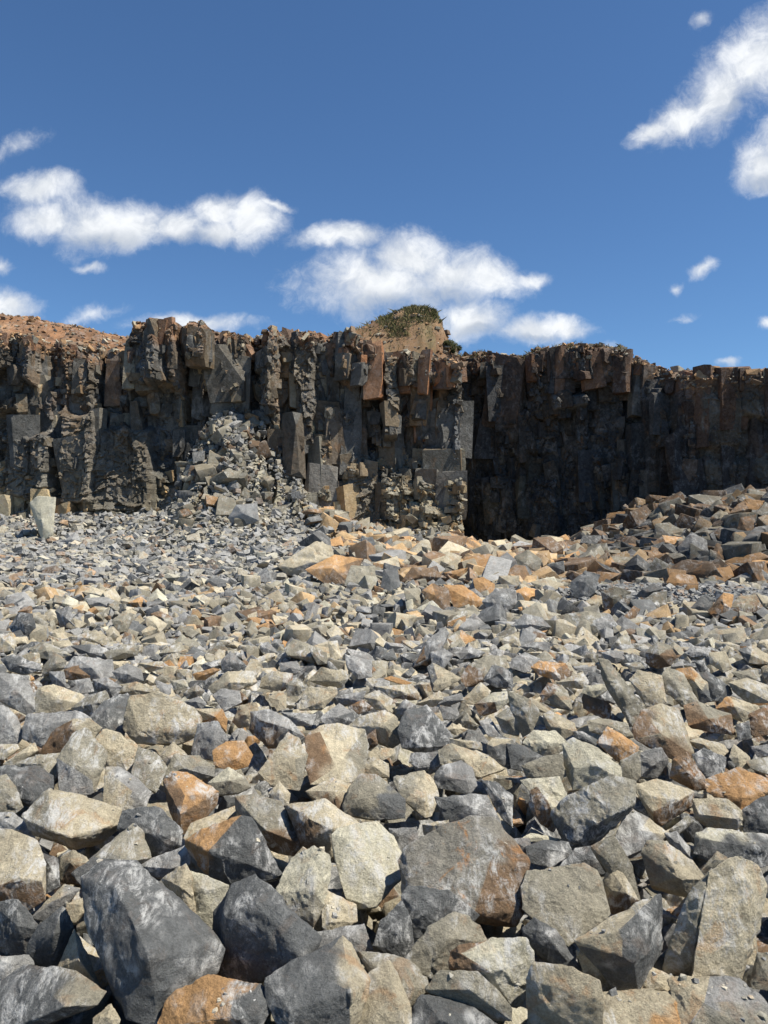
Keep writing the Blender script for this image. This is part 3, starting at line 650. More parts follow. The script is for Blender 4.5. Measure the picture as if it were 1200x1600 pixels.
# ------------------------------------------------------------------ the counted rocks
# Every rock read off the photograph: colour; outline; raised corners (x,y,how far they stand out);
# faces of another colour, some of them painted-in shade (x,y,colour); short name; full label.  (ox, oy, zoom) give the tile.
ROCKS = [
(0, 1200, 3, '''
d;400,530 480,455 640,460 760,590 860,650 1035,830 1000,940 900,1020 740,1190 600,1150 555,1060 470,820 420,720;545,560,.22 700,890,.30 860,740,.16 560,990,.05;;scuffed dark boulder;biggest dark grey boulder with a white scuffed ridge, lower left foreground
d;-60,1060 120,930 350,960 370,1000 480,1050 440,1110 130,1205 0,1260 -60,1260;340,1050,.15 300,1120,.2;430,1040,b;corner dark block;dark grey block with pale right shoulder in the bottom left corner of the heap
o;740,1210 800,1100 880,1030 980,978 1100,1000 1200,1020 1260,1060 1250,1140 1180,1270 760,1270;1115,1160,.22 1000,1090,.1;1190,1150,d;bottom orange rock;bright orange crusted rock with a grey right end on the bottom edge
t;-60,300 60,300 170,350 210,450 205,610 120,665 60,640 -60,650;195,530,.15 90,515,.28 -20,560,.28;100,600,n 0,610,n;left edge tan boulder;smooth tan boulder with a rusty brown underside at the left edge
t;110,230 235,95 330,130 560,190 575,260 480,340 350,365 250,310 160,300;240,295,.2 335,325,.25 520,270,.12;160,260,b;wide tan rock;wide flat-topped tan rock with pale veins resting over a dark gap
b;-20,50 30,35 70,90 105,180 60,215 -20,215;60,150,.2
g;-30,215 60,210 165,290 150,345 90,320 -30,290;90,290,.2
t;485,150 500,60 500,0 560,0 640,50 700,110 680,180 560,210 500,180;560,60,.2 620,110,.2;600,40,g 680,140,g
o;770,60 810,25 880,25 1020,110 1010,170 960,230 850,310 800,200;868,132,.28 845,215,.3;800,130,n 930,180,n;two-tone orange block;sharp cornered block with an orange top and rusty brown sides
d;560,280 580,205 740,185 850,300 840,360 740,420 690,430 620,340;765,320,.2 640,260,.05
b;345,490 480,380 620,270 660,300 700,420 650,450 600,470 480,460 390,540;610,440,.25 490,385,.12;450,470,d 560,450,d;grey pyramid;pyramid-shaped rock with a lit olive face and black lower side
t;270,500 290,420 340,385 400,420 420,450 400,540 290,530;330,440,.2;360,500,n
d;880,340 950,290 1130,230 1170,240 1230,380 1310,500 1100,550 985,500 880,370;975,385,.25 1040,295,.1;960,320,o;tan-tipped grey block;dark grey block with white flecks and an orange-tan upper left face
t;865,330 900,260 1100,180 1110,210 1040,290 950,350;980,270,.15
g;660,460 700,430 860,370 890,380 885,450 780,520 740,510;800,470,.2
t;765,520 870,460 895,500 900,620 920,730 870,750 830,640;850,560,.2
p;890,490 960,505 1070,550 1060,590 1020,640 1015,740 900,770 890,620;960,580,.15
g;150,700 300,550 370,570 310,640 240,720;280,610,.2;250,600,t
t;305,640 420,600 425,640 360,720 315,725;370,640,.2
d;-30,640 80,620 190,760 130,880 -30,880;80,740,.2
d;185,740 290,660 320,700 340,750 290,900 240,950 130,890 140,820;250,780,.25
t;270,940 350,760 400,860 430,960 470,1040 300,980;370,900,.25
g;-30,890 130,880 160,920 50,1000 -30,1050;60,920,.1
t;440,1170 520,1110 560,1180 540,1240 440,1240;500,1170,.2
d;195,400 270,430 250,500 280,550 210,590;240,470,.2
'''),
(0, 1000, 1, '''
d;340,425 365,387 400,370 420,395 460,440 495,465 480,500 440,520 390,535 335,515 335,460;433,415,.12 475,498,.12 350,430,.2 400,410,.2;;speckled dark boulder;dark grey speckled boulder with a bright right-hand edge, bottom left of centre
'''),
(0, 0, 1, '''
p;47,786 60,777 86,779 85,806 82,834 66,842 60,816;74,790,.04;;pale upright slab;pale cream slab standing upright against the foot of the dark wall
d;628,1400 640,1385 700,1395 745,1430 700,1470 650,1462 632,1440;660,1430,.1
r;628,1345 640,1325 700,1295 735,1280 770,1285 800,1318 823,1345 812,1420 800,1440 745,1435 690,1405 635,1400;642,1392,.10 740,1425,.14 775,1310,.08;812,1395,n;rust-stained boulder;large grey-brown boulder with orange rust blotches in the foreground centre
'''),
(400, 1200, 3, '''
d;50,990 150,930 210,920 400,800 440,830 460,900 520,1000 500,1100 430,1200 430,1270 150,1270 70,1100;440,1050,.22 160,1140,.15;490,1000,t;dark bottom slab;dark slab with smeared white dust and a thin tan right side, bottom edge
t;470,1210 510,1000 540,960 620,910 650,960 725,1130 710,1270 460,1270;640,1050,.2;;white-dusted tan wedge;tan wedge dusted with white on the bottom edge below the small gap
b;480,860 560,880 640,880 720,910 790,980 800,1030 720,1110 690,1050 540,960;680,1030,.2
g;270,770 420,750 500,735 540,850 470,860 400,800 280,850;440,790,.15
p;100,580 170,430 270,375 345,420 350,450 310,500 310,640 270,700 270,760 200,700 130,620;270,580,.2 290,440,.1;250,680,b;pale leaning rock;tall pale tan leaning rock left of the cream standing rock
p;362,320 390,290 560,258 640,330 670,400 665,520 590,600 560,640 480,650 425,600 400,520 370,400;600,560,.12 420,330,.1;;cream standing rock;rounded cream rock standing on end in the foreground centre
t;310,610 340,585 465,640 470,720 340,765 315,740;350,720,.18;;small pale cube;small cube-like tan rock under the cream standing rock
b;710,890 760,820 820,750 930,685 1040,740 1060,800 1080,830 930,850 890,940 830,980 790,960;900,800,.18;;crusted grey rock;rough grey-brown rock with a crusty top just below the rust-stained boulder
p;920,860 950,840 1100,805 1260,800 1300,900 1300,1000 1230,1110 1190,1100 1060,980 920,940;1100,960,.2 960,870,.1;980,930,n;long pale rock;long pale rock with a grooved top below the rust-stained boulder
b;800,1040 870,955 1040,960 1120,1040 1190,1120 1190,1180 1100,1170 900,1080;1000,1040,.15
d;720,1210 780,1065 880,1080 1020,1130 1120,1200 1130,1270 720,1270;860,1180,.2
d;550,830 590,720 680,630 720,700 740,850 700,890 620,870;670,760,.15
b;-90,140 0,130 110,160 220,340 170,400 80,380 0,310 -90,200;40,290,.25 160,335,.2 -50,170,.05;100,350,n;olive slanted slab;thick olive slab with white scratches slanting down to the right
t;150,180 320,155 440,250 480,260 370,300 350,420 280,380 210,350 180,260;350,285,.2 200,215,.2;270,300,n;shaded-front rock;rock with a lit tan top and deeply shaded brown front
t;240,110 360,50 440,80 440,120 400,200 380,210 260,130;370,110,.2;360,160,n
b;415,180 440,100 490,30 570,40 640,110 690,150 690,230 560,235 420,215;560,130,.2 480,150,.2;640,190,d
t;650,50 790,15 830,60 850,130 820,220 790,225 700,150 660,90;790,150,.2;700,80,b
g;850,140 1000,130 1080,130 1140,250 1130,280 1000,240 900,250;1000,180,.2;900,190,d
t;780,265 900,245 900,270 820,320 790,310;830,270,.2
g;630,290 750,280 760,350 700,380 670,440 650,350;700,320,.1
d;1060,60 1130,70 1200,130 1200,270 1150,230 1110,160;1150,150,.2
t;60,120 110,65 160,120 150,170 100,180;110,120,.2
'''),
(800, 1200, 3, '''
t;75,990 110,915 250,930 400,1000 415,1100 410,1270 85,1270 80,1130;395,1080,.06 110,1000,.06;;square tan block;big square-faced plain tan block on the bottom edge
t;415,1050 640,1045 780,1060 800,1100 800,1270 410,1270;470,1110,.12 760,1100,.12;700,1200,o;low yellow block;low yellowish block with an orange spot on the bottom edge
g;745,990 930,985 1060,990 1190,1100 1180,1270 800,1270 790,1080;900,1100,.15;850,1030,t 1000,1200,b;bottom right grey rock;cracked grey rock with tan patches at the bottom right
t;850,985 895,690 930,500 1050,420 1150,470 1190,560 1150,750 1090,850 1060,1000;1080,900,.05;;tall tan slab;tall tan slab with pale blotches standing at the right
b;710,940 790,720 850,570 930,485 960,520 900,700 865,975 760,975;880,600,.12 850,900,.12
d;305,810 480,700 690,600 700,690 690,860 640,930 590,1050 500,1050 460,930 320,830;500,765,.2 570,900,.3;420,750,t;white-capped boulder;grey boulder with white bruised cap and orange-tan left shoulder
b;55,560 80,490 330,455 400,500 450,680 370,740 250,830 140,730 60,660;350,650,.12 100,530,.04;;big olive rock;big flat-faced olive rock right of the rust-stained boulder
d;50,760 110,710 200,760 320,940 300,960 130,880 80,830;180,810,.15;;veined dark lens;lens-shaped dark rock with white veins under the big olive rock
p;305,860 340,835 420,870 465,930 465,1045 400,1030 340,960;400,920,.25;400,990,b
b;190,210 330,100 460,45 570,70 560,170 480,220 400,330 300,390 250,350;485,215,.2 265,330,.12;450,260,d 350,340,d;slanted grey-brown slab;large grey-brown slab tilting up to the right behind the big olive rock
p;45,60 220,45 270,180 200,220 130,130;180,90,.1
n;85,110 120,90 250,190 190,290 130,250 90,180;180,180,.2;200,170,p
t;580,80 680,55 850,110 830,180 700,260 670,250 640,140 590,120;790,150,.18 660,135,.15;740,210,n
t;855,150 1000,145 1075,200 1075,240 1050,300 930,280 860,230;1060,240,.15 870,215,.15;;flat tan ledge rock;flat ledge-like tan rock just below the orange boulder at the right
o;910,60 1060,0 1190,50 1210,100 1100,190 1070,200 960,130 920,110;1080,140,.12;;orange boulder;large rounded orange boulder near the right edge
d;870,310 930,285 1230,320 1230,440 1120,470 1000,410 900,400 860,400;890,330,.18 1160,375,.18;1000,300,p;long dark beam;long dark beam-like rock with a thin pale top at the right edge
b;890,480 960,390 1020,435 930,500;950,430,.2
t;615,400 640,350 710,345 830,430 905,520 820,600 740,530 660,560;730,420,.15 790,520,.22;660,450,b
g;490,330 520,250 570,200 640,240 740,320 700,340 620,360 540,410;600,290,.2;680,280,t
g;720,310 770,300 830,370 845,430 800,400 740,350;790,360,.2
b;375,370 480,330 560,460 600,640 560,640 520,530 440,470;500,430,.1
d;300,380 370,370 440,430 450,480 410,500 340,460 230,460;380,420,.25
t;430,530 460,470 520,500 590,620 560,660 470,680 440,610;540,590,.2 460,570,.1;500,640,n
d;70,370 150,340 260,350 280,400 180,460 80,440;170,380,.2
p;50,330 90,305 230,335 240,350 100,345;130,325,.1
g;0,335 80,330 90,390 30,420 -20,380;40,360,.2
b;1120,1000 1150,870 1230,870 1230,1040 1130,1030;1170,930,.2
g;1170,530 1230,480 1230,620 1180,600;1200,550,.1
t;590,1050 640,930 770,985 740,1060;680,1000,.1
b;640,930 750,830 740,940 690,960;710,890,.1
d;1080,200 1130,160 1230,120 1230,300 1090,300;1150,210,.2
b;740,290 820,225 850,250 780,310;790,270,.15
d;560,180 640,125 670,200 660,250 600,200;630,180,.2
'''),
(0, 1000, 3, '''
b;275,555 340,450 400,420 430,470 500,530 450,640 435,715 330,720 285,700;340,470,.06 430,660,.06;350,640,g;upright grey slab;upright olive-grey slab with a white scratched stripe, left side
d;-20,590 180,600 240,640 240,690 170,780 100,760 60,690 -20,640;120,700,.2
d;425,360 490,290 560,260 620,270 605,350 580,440 470,420 430,380;500,330,.2;;blue-black rock;blue-black rock with a sharp central edge beside the layered boulder
t;585,410 620,340 615,270 740,250 900,320 935,370 910,450 830,480 640,475;890,420,.1 640,430,.1;;layered boulder;wide tan boulder with rippled layered face and black gap under it
t;450,470 490,420 560,440 640,490 640,600 600,630 500,590 490,530;560,540,.12
n;200,520 250,430 340,370 420,375 470,415 430,470 340,480 270,560;340,410,.15;400,390,t
g;110,440 130,350 340,340 420,370 260,430 200,500 110,460;250,390,.12
g;-20,310 20,310 80,360 110,450 80,480 -20,485;60,410,.15
b;75,580 180,540 290,530 270,620 240,690 200,640 100,600;200,580,.15
t;20,580 160,480 175,520 80,590;120,530,.15
t;180,230 250,210 380,260 400,300 300,330 170,345 165,290;280,280,.15;200,300,b
b;335,320 400,270 490,240 510,280 440,360 370,350;430,300,.2
o;1000,520 1060,480 1140,475 1180,540 1160,590 1080,610 1010,590;1100,560,.2 1050,510,.1;;round orange rock;rounded rusty orange rock sitting on the heap left of centre
g;900,530 930,400 1020,385 1065,470 1010,560 910,545;1000,470,.15;;pale grey block
o;915,325 1040,325 1060,370 1060,430 1020,390 950,380;1010,360,.2;960,340,t
t;715,580 810,480 870,540 790,590 760,600;800,550,.2
b;620,620 650,510 730,530 780,600 730,710 640,660;700,600,.2
b;760,650 820,540 930,550 1000,590 1000,640 900,650 800,620;860,600,.2;900,630,g
b;980,670 1070,600 1150,650 1170,690 1100,720 1020,730;1080,660,.2;1060,640,p
t;-20,490 80,490 90,510 20,560 -20,550;30,515,.1
g;-10,160 130,170 170,330 130,350 0,280;90,250,.15
d;10,90 60,70 180,110 190,140 100,160 40,140;90,120,.25;160,110,g
b;190,140 260,60 310,100 300,130 210,160;260,110,.2
g;350,80 420,85 520,95 530,160 480,190 400,170 310,130;430,130,.2
n;300,140 370,120 430,170 400,190 310,180;350,155,.2
g;530,150 600,110 660,140 670,190 600,210 560,190;600,160,.25
g;340,30 430,20 550,60 520,85 400,85;420,60,.25;380,70,d
g;440,190 500,175 570,220 560,240 530,280 450,230;510,220,.25;490,240,d
t;560,210 640,200 740,230 740,250 620,270 540,250;640,235,.2
o;905,160 1000,130 1030,140 960,185 920,185;960,160,.15
t;980,220 1070,150 1180,150 1200,200 1090,240 1000,250;1080,200,.2;1020,230,b
t;1090,380 1130,310 1200,290 1210,360 1170,400 1120,410;1150,350,.2
g;1040,230 1120,240 1130,290 1050,330 1000,260;1070,270,.2
p;800,190 880,190 880,220 820,235;840,205,.2
g;1040,100 1080,55 1110,80 1150,120 1090,160 1040,150;1080,100,.2;1130,130,d
t;655,110 760,100 770,130 700,150;710,120,.2
t;0,0 70,0 75,30 40,60 -10,60;40,20,.2
b;140,40 200,10 260,30 330,70 230,90 160,70;220,50,.2
t;250,10 320,0 340,30 300,60 260,45;300,30,.2
b;490,60 570,20 650,30 640,70 560,90 510,90;580,60,.2
g;730,190 800,215 800,250 770,270 740,240;770,230,.2
b;860,250 920,210 960,240 930,270 880,275;910,240,.2
g;870,290 930,265 970,300 940,325 890,315;920,290,.2
g;570,260 600,250 615,330 600,350;590,290,.1
g;230,150 300,150 310,220 250,215;270,180,.2
g;350,190 420,180 440,240 380,250;400,210,.2
'''),
(400, 1000, 3, '''
d;670,420 700,340 800,310 840,360 915,450 910,490 770,530 690,500;850,410,.15 775,505,.2;;black speckled block;near-black block with white specks in the middle of the heap
t;240,460 300,410 380,400 500,430 520,500 500,620 440,660 370,650 260,670 245,600;375,600,.1 300,430,.05;260,540,n 480,520,b;hollowed rock;tan-orange rock with a smooth grey hollow in its face
t;20,620 150,440 200,470 240,540 220,640 200,700 80,680;180,560,.12;200,600,b
g;-20,340 60,330 150,370 220,450 190,460 100,500 60,500 -20,420;150,415,.2 20,375,.18;60,440,n;arched grey rock;grey rock with an arched pale top and brown shaded hollow below
g;300,370 390,300 450,340 465,390 400,400 340,400;380,360,.25;430,380,d
t;200,300 240,225 370,225 380,250 310,320 210,325;310,290,.15
t;250,190 310,130 420,150 430,180 400,220 330,210;390,195,.18
t;30,180 80,145 170,160 160,220 110,240 20,220;140,200,.2;150,220,n
b;140,210 190,180 240,220 200,260 150,260;190,215,.2
t;60,270 110,240 140,260 140,320 100,330;110,280,.2
b;140,40 180,0 300,40 310,70 270,105 150,70;260,80,.2 190,40,.1
t;430,410 500,360 600,330 660,370 680,470 640,500 570,450 480,440;600,400,.2;640,440,b
n;490,470 560,420 570,490 530,510;540,460,.2
t;530,530 560,505 650,510 650,530 600,560 540,560;600,530,.1
t;475,600 550,550 620,580 620,640 500,640;550,590,.2
g;720,570 730,530 860,530 870,590 850,605 760,610;760,600,.1;;brick-like slab;small smooth grey brick-like slab below the near-black block
t;860,520 920,490 1080,540 1160,600 1050,640 980,600 870,580;960,550,.15;890,540,b
g;840,640 870,590 960,570 1010,600 1030,680 1000,720 850,690;990,660,.2 880,640,.2;900,670,d
d;1085,490 1110,465 1200,470 1210,590 1180,600 1090,540;1110,500,.2;1150,475,t
g;1045,380 1100,370 1150,450 1090,450;1100,400,.1
b;1125,360 1180,320 1240,350 1230,450 1160,430;1180,380,.15
b;960,380 990,345 1040,400 1030,420 970,410;1000,380,.25
t;890,420 920,390 990,420 940,445;930,415,.2
t;900,460 1050,480 1060,520 940,510;980,480,.1
b;960,180 1000,120 1080,75 1170,80 1170,120 1100,150 1070,190 990,215;1050,140,.2;1010,190,n;notched olive block
d;1070,190 1110,120 1160,130 1200,160 1200,220 1130,220;1140,160,.2
t;960,290 1010,240 1050,200 1100,240 1080,270 1020,300;1050,240,.2
p;1030,300 1110,250 1200,240 1210,270 1130,330 1050,350;1120,290,.25;1080,330,n
t;805,130 830,110 960,180 860,235 830,240;850,180,.12;820,180,d
n;750,110 790,30 820,50 810,120;790,80,.2
g;820,60 880,40 920,70 880,130 830,130;870,80,.2
o;600,180 640,170 730,200 700,212;660,185,.1
t;570,220 730,210 760,250 760,280 640,270;680,240,.15;700,270,n
t;750,300 860,240 880,280 830,310;820,280,.2
g;855,300 880,270 960,250 970,280 900,310;900,285,.2
t;510,270 560,240 640,280 620,330 560,320;570,280,.2
n;440,310 500,280 550,320 480,345;490,310,.2
d;590,80 640,40 660,90 620,95;630,75,.2
g;420,70 540,100 540,170 480,180 430,130;480,120,.15
t;340,10 380,5 400,80 350,100;370,50,.2
g;350,270 510,240 500,290 380,310;430,275,.15
g;930,60 1000,30 1070,60 1040,80 960,90;1000,60,.25
g;120,340 280,350 260,400 180,400;200,370,.2
b;930,380 1000,310 1010,350 960,390;970,350,.2
g;660,320 700,280 750,310 720,350 680,350;700,320,.2
b;250,40 330,60 330,110 290,115;300,80,.1
g;0,20 60,10 100,60 40,70;50,40,.2
g;110,110 190,100 210,140 180,160 120,150;160,130,.2
g;860,310 940,320 960,370 880,370;900,340,.1
'''),
(800, 1000, 3, '''
p;245,490 290,465 400,510 505,600 500,650 400,640 290,695 265,640 250,560;400,590,.2 290,600,.15;;lumpy pale boulder;lumpy rounded pale boulder with pitted crust at the right of centre
b;410,95 450,100 500,180 600,290 620,330 560,390 520,330 460,230 430,170;520,260,.1;;long leaning slab;long narrow grey-tan slab leaning left up the right side of the heap
t;555,190 590,145 700,170 720,290 690,310 630,310 610,260;650,220,.15
b;700,170 730,130 800,160 870,290 810,310 720,240 700,210;780,230,.12
t;770,140 840,130 910,200 930,280 880,300 830,200;860,200,.15;820,150,o 890,260,d
d;880,170 920,150 1020,220 1030,250 1000,280 930,280;950,210,.2
n;630,60 680,10 740,30 770,80 740,120 680,130 630,110;690,70,.3;700,30,b
t;925,60 1000,55 1030,130 990,150 930,110;970,100,.15
t;1065,50 1130,25 1210,80 1210,110 1110,110;1120,70,.2;1090,90,d
t;570,420 610,340 700,305 780,330 810,440 850,540 770,560 640,470 580,460;700,440,.2 680,350,.1;600,400,n 720,500,n;faceted tan boulder;big many-faced tan boulder with brown undersides in the right middle
n;810,310 870,290 1020,350 1040,440 950,430 830,400;920,370,.2;930,340,b
t;960,320 1010,265 1150,310 1130,350 1080,380 1000,340;1040,310,.2;1000,300,o
t;1020,200 1100,180 1210,220 1210,290 1110,290 1040,240;1110,240,.25;1080,270,b
n;1110,350 1200,310 1210,440 1130,450;1160,380,.2
o;400,480 450,410 520,450 590,500 580,540 510,570 440,510;500,490,.15;;orange-red diamond;diamond-shaped orange-red rock left of the faceted tan boulder
b;355,380 420,370 530,390 565,450 500,450 430,400 370,430;450,400,.2
n;330,270 340,255 440,290 460,310 460,370 440,370 340,320;400,310,.1
p;330,250 340,215 440,210 440,240 380,270;390,235,.1
b;135,260 170,205 230,215 260,250 280,330 230,310 150,290;200,250,.25;180,250,n
t;210,200 330,150 360,200 330,225 240,215;300,190,.2
o;95,130 130,100 250,110 270,160 230,190 200,170 130,160;190,150,.25;220,170,n
g;0,90 60,60 130,90 110,130 60,150 0,130;60,90,.25
b;-20,240 80,280 130,340 90,430 50,450 0,340;60,340,.12
t;150,350 180,335 290,390 300,430 230,470 160,400;230,410,.2;200,430,b
d;290,430 330,430 420,480 440,530 380,500 300,460;360,470,.2
p;50,480 100,430 200,430 270,490 200,540 150,550 100,500;170,480,.15;160,520,b
d;-20,490 60,500 150,550 50,610 0,600;50,550,.2
b;50,590 150,550 235,535 240,620 220,690 70,640;150,590,.1
b;510,570 600,520 600,640 560,680 510,660;560,600,.08
g;600,530 700,505 730,570 680,640 600,640;670,570,.1
g;730,580 800,575 820,600 740,650;770,600,.1
n;760,560 820,530 900,640 910,690 850,700 740,640;820,620,.2;800,640,o
d;850,540 900,510 1000,550 990,620 910,640 870,590;930,560,.15;;jet black wedge;jet black wedge with a thin pale top edge above the orange boulder
t;835,475 880,460 990,490 1010,520 980,550 880,510;900,490,.2
t;1020,550 1040,490 1115,550 1110,600 1070,610;1060,550,.15
b;1100,570 1210,545 1210,630 1120,600;1160,580,.15
d;1050,400 1110,380 1120,460 1060,470;1090,420,.2
g;1120,500 1210,490 1210,540 1150,545;1170,515,.2
t;210,60 260,50 340,85 260,95;270,70,.2
g;420,60 470,50 520,55 525,90 480,110 440,90;480,80,.25
g;810,60 860,30 930,40 920,70 850,80;870,55,.2
d;520,70 560,70 640,120 620,135 550,100;580,100,.15
g;40,30 100,10 170,10 180,60 100,60;110,35,.2
b;530,110 600,105 620,130 560,150;570,125,.2
b;1030,150 1150,140 1160,190 1080,190;1100,165,.2
d;855,100 900,95 915,140 880,150;885,120,.2
'''),
(600, 780, 2, '''
b;845,125 850,80 890,75 935,100 900,145 860,145;890,110,.2
n;830,150 870,115 930,120 920,145 850,165;880,135,.2;890,120,o
g;920,150 960,105 1005,130 1010,170 950,200 925,190;965,150,.25
t;1020,60 1050,35 1100,60 1070,80 1030,80;1060,60,.2;1040,75,n
d;970,80 990,55 1025,60 1030,90 990,95;1000,72,.2
g;1020,110 1060,90 1100,110 1090,135 1040,140;1060,112,.2
n;1100,110 1115,60 1160,50 1155,110 1120,140;1130,95,.2
n;1010,200 1040,140 1075,150 1050,210 1020,220;1045,170,.2
g;1120,130 1160,90 1205,80 1205,130 1170,150;1165,115,.2
o;885,260 900,230 970,240 980,265 920,290;920,262,.2;940,280,n
o;985,240 1010,225 1080,210 1090,240 1050,265 1000,270;1030,240,.2;1020,262,b
n;1090,240 1150,195 1205,185 1205,215 1120,240;1150,215,.15;1170,195,o
g;1085,250 1170,215 1205,240 1190,260 1120,265;1140,245,.15
o;935,285 950,268 980,270 980,300 940,300;960,285,.2
g;960,340 990,305 1030,310 1020,370 970,365;990,335,.2
n;1015,350 1060,295 1090,300 1085,340 1040,375;1060,330,.2;1075,320,o
t;1085,340 1110,305 1160,300 1180,340 1120,375 1090,375;1120,335,.25;1100,360,n 1150,350,n
b;680,290 720,275 770,290 770,330 720,365 690,350;715,310,.2;700,340,n;rust-edged round boulder;rounded dark olive boulder with a rusty lower edge, right of middle
b;780,340 840,295 880,290 880,330 830,365 790,365;840,330,.2
n;730,390 780,335 800,345 770,390;770,360,.1
b;555,395 570,360 640,350 700,360 725,390 700,420 570,425;640,385,.15 600,375,.1;700,400,g;broad grey boulder;broad grey-olive boulder lying between the dirt bank and the tan blocks
g;310,320 350,280 410,285 415,330 370,360 330,350;360,325,.15;;round grey boulder;smooth rounded grey boulder among the orange blocks below the cliff
n;120,285 150,265 200,280 205,350 150,350 130,310;160,300,.2;140,300,o
o;190,270 250,270 310,320 280,340 220,335;240,300,.15;;flaring orange block;bright orange block with a smooth lit face below the cliff
o;280,250 310,245 345,265 340,300 290,300;310,265,.1
n;55,260 90,215 150,215 190,245 120,265;120,240,.2
b;65,280 110,280 125,320 120,345 70,315;95,305,.2
d;0,220 40,220 50,270 20,290 -10,280;20,250,.2
o;405,290 440,275 485,285 480,320 430,320;440,300,.2
t;460,260 500,250 560,265 550,290 490,290;510,275,.2
b;410,180 450,160 490,190 480,230 440,240 410,220;445,205,.2
d;585,260 630,225 670,240 660,290 620,315 590,300;630,260,.2
t;690,200 710,180 780,180 780,210 740,235 700,230;730,210,.2;700,210,o
n;785,210 830,190 860,210 820,250 790,240;820,220,.2;840,235,o
t;150,180 200,165 240,180 230,220 180,225;195,200,.2
o;190,230 260,215 250,250 200,255;225,235,.2
t;360,240 420,240 420,275 370,280;390,260,.2
p;100,345 150,318 190,355 130,370 100,365;140,345,.2
b;190,370 250,345 320,360 330,380 210,390;250,370,.15
o;200,385 255,365 250,400 200,405;225,385,.1
g;400,395 440,360 490,370 520,400 440,420;450,390,.15
t;420,340 480,330 520,355 500,370 440,360;470,350,.2;450,340,o
t;545,205 600,190 620,215 560,225;580,208,.2
g;790,300 840,265 870,280 800,320;830,290,.2
b;190,430 240,410 285,440 260,455 200,445;235,435,.2;250,430,o
g;95,520 140,440 190,400 200,420 150,500;150,460,.2
t;365,440 420,415 430,465 380,465;395,445,.15
b;10,200 80,195 70,225 20,220;45,210,.15
t;240,205 330,200 340,225 260,230;290,215,.2
o;480,225 515,220 545,250 500,255;515,240,.2
o;430,340 440,320 470,335 450,350;450,335,.1
t;620,330 660,300 700,310 680,345 640,350;660,325,.2
o;1080,45 1130,0 1200,10 1205,45 1150,55;1140,30,.2;1120,45,n
'''),
(0, 780, 2, '''
t;870,205 990,135 1030,150 1040,180 1000,240 900,235;990,190,.15 920,215,.1;980,215,g;leaning cliff-foot slab;big slab with a tan back and grey end leaning at the cliff foot
o;960,220 1050,175 1130,190 1120,215 1090,260 1020,265;1040,215,.2;1050,245,n 1100,220,n;orange-topped boulder;angular boulder with orange top and dark front at the cliff foot
b;1080,265 1100,210 1170,210 1170,265 1130,280;1130,235,.1
t;1170,200 1240,180 1250,230 1180,240;1210,205,.2;1190,225,o
g;714,60 740,20 800,15 805,65 770,85 725,80;760,45,.2;;grey cliff-foot boulder;smooth grey boulder resting on the scree below the fallen ledge
d;30,400 60,355 100,360 110,400 80,430 50,430;75,390,.2
t;-5,425 40,420 45,470 -5,480;20,445,.2
t;225,430 300,410 340,440 330,460 240,450;280,435,.2
g;900,250 930,240 950,260 920,270;925,255,.2
b;350,380 390,350 410,370 400,410 370,415;385,380,.2
t;455,370 480,365 520,390 500,415 460,395;485,390,.2
n;470,360 500,350 540,370 530,390 490,380;505,370,.2
g;270,310 330,305 360,320 350,340 280,330;310,322,.2
o;400,325 440,305 460,320 440,340;430,322,.2
t;150,415 200,400 200,430 160,440;175,420,.2
g;175,350 215,335 240,400 190,400;205,370,.2
t;260,290 290,275 360,300 350,315 280,305;300,295,.2
o;790,400 840,385 840,410 800,412;815,398,.2
g;200,130 240,100 250,130 220,145;225,125,.2
'''),
]


def to_photo(t):
    out = []
    for ox, oy, s, txt in t:
        for ln in txt.strip().split('\n'):
            f = (ln.split(';')+['']*6)[:6]
            pts = [(ox+float(a)/s, oy+float(b)/s) for a, b in (q.split(',') for q in f[1].split())]
            rd = [(ox+float(a)/s, oy+float(b)/s, float(c)) for a, b, c in (q.split(',') for q in f[2].split())]
            sd = [(ox+float(a)/s, oy+float(b)/s, c) for a, b, c in (q.split(',') for q in f[3].split())]
            out.append(dict(c=f[0], pts=pts, ridge=rd, seeds=sd, nick=f[4].strip(), label=f[5].strip()))
    return out
def ray(px, py): return np.array(((px-600)/1200, 1.0, -(py-800)/1200))
def ground_hit(px, py):
    d = ray(px, py); ts = np.linspace(1.9, 33, 1600)
    z = H+d[2]*ts; g = gh(d[0]*ts, ts); k = np.argmax(z <= g)
    if z[k] > g[k]: return 31.0
    return ts[k]
rocks = to_photo(ROCKS)
OUT = dict(n=0)
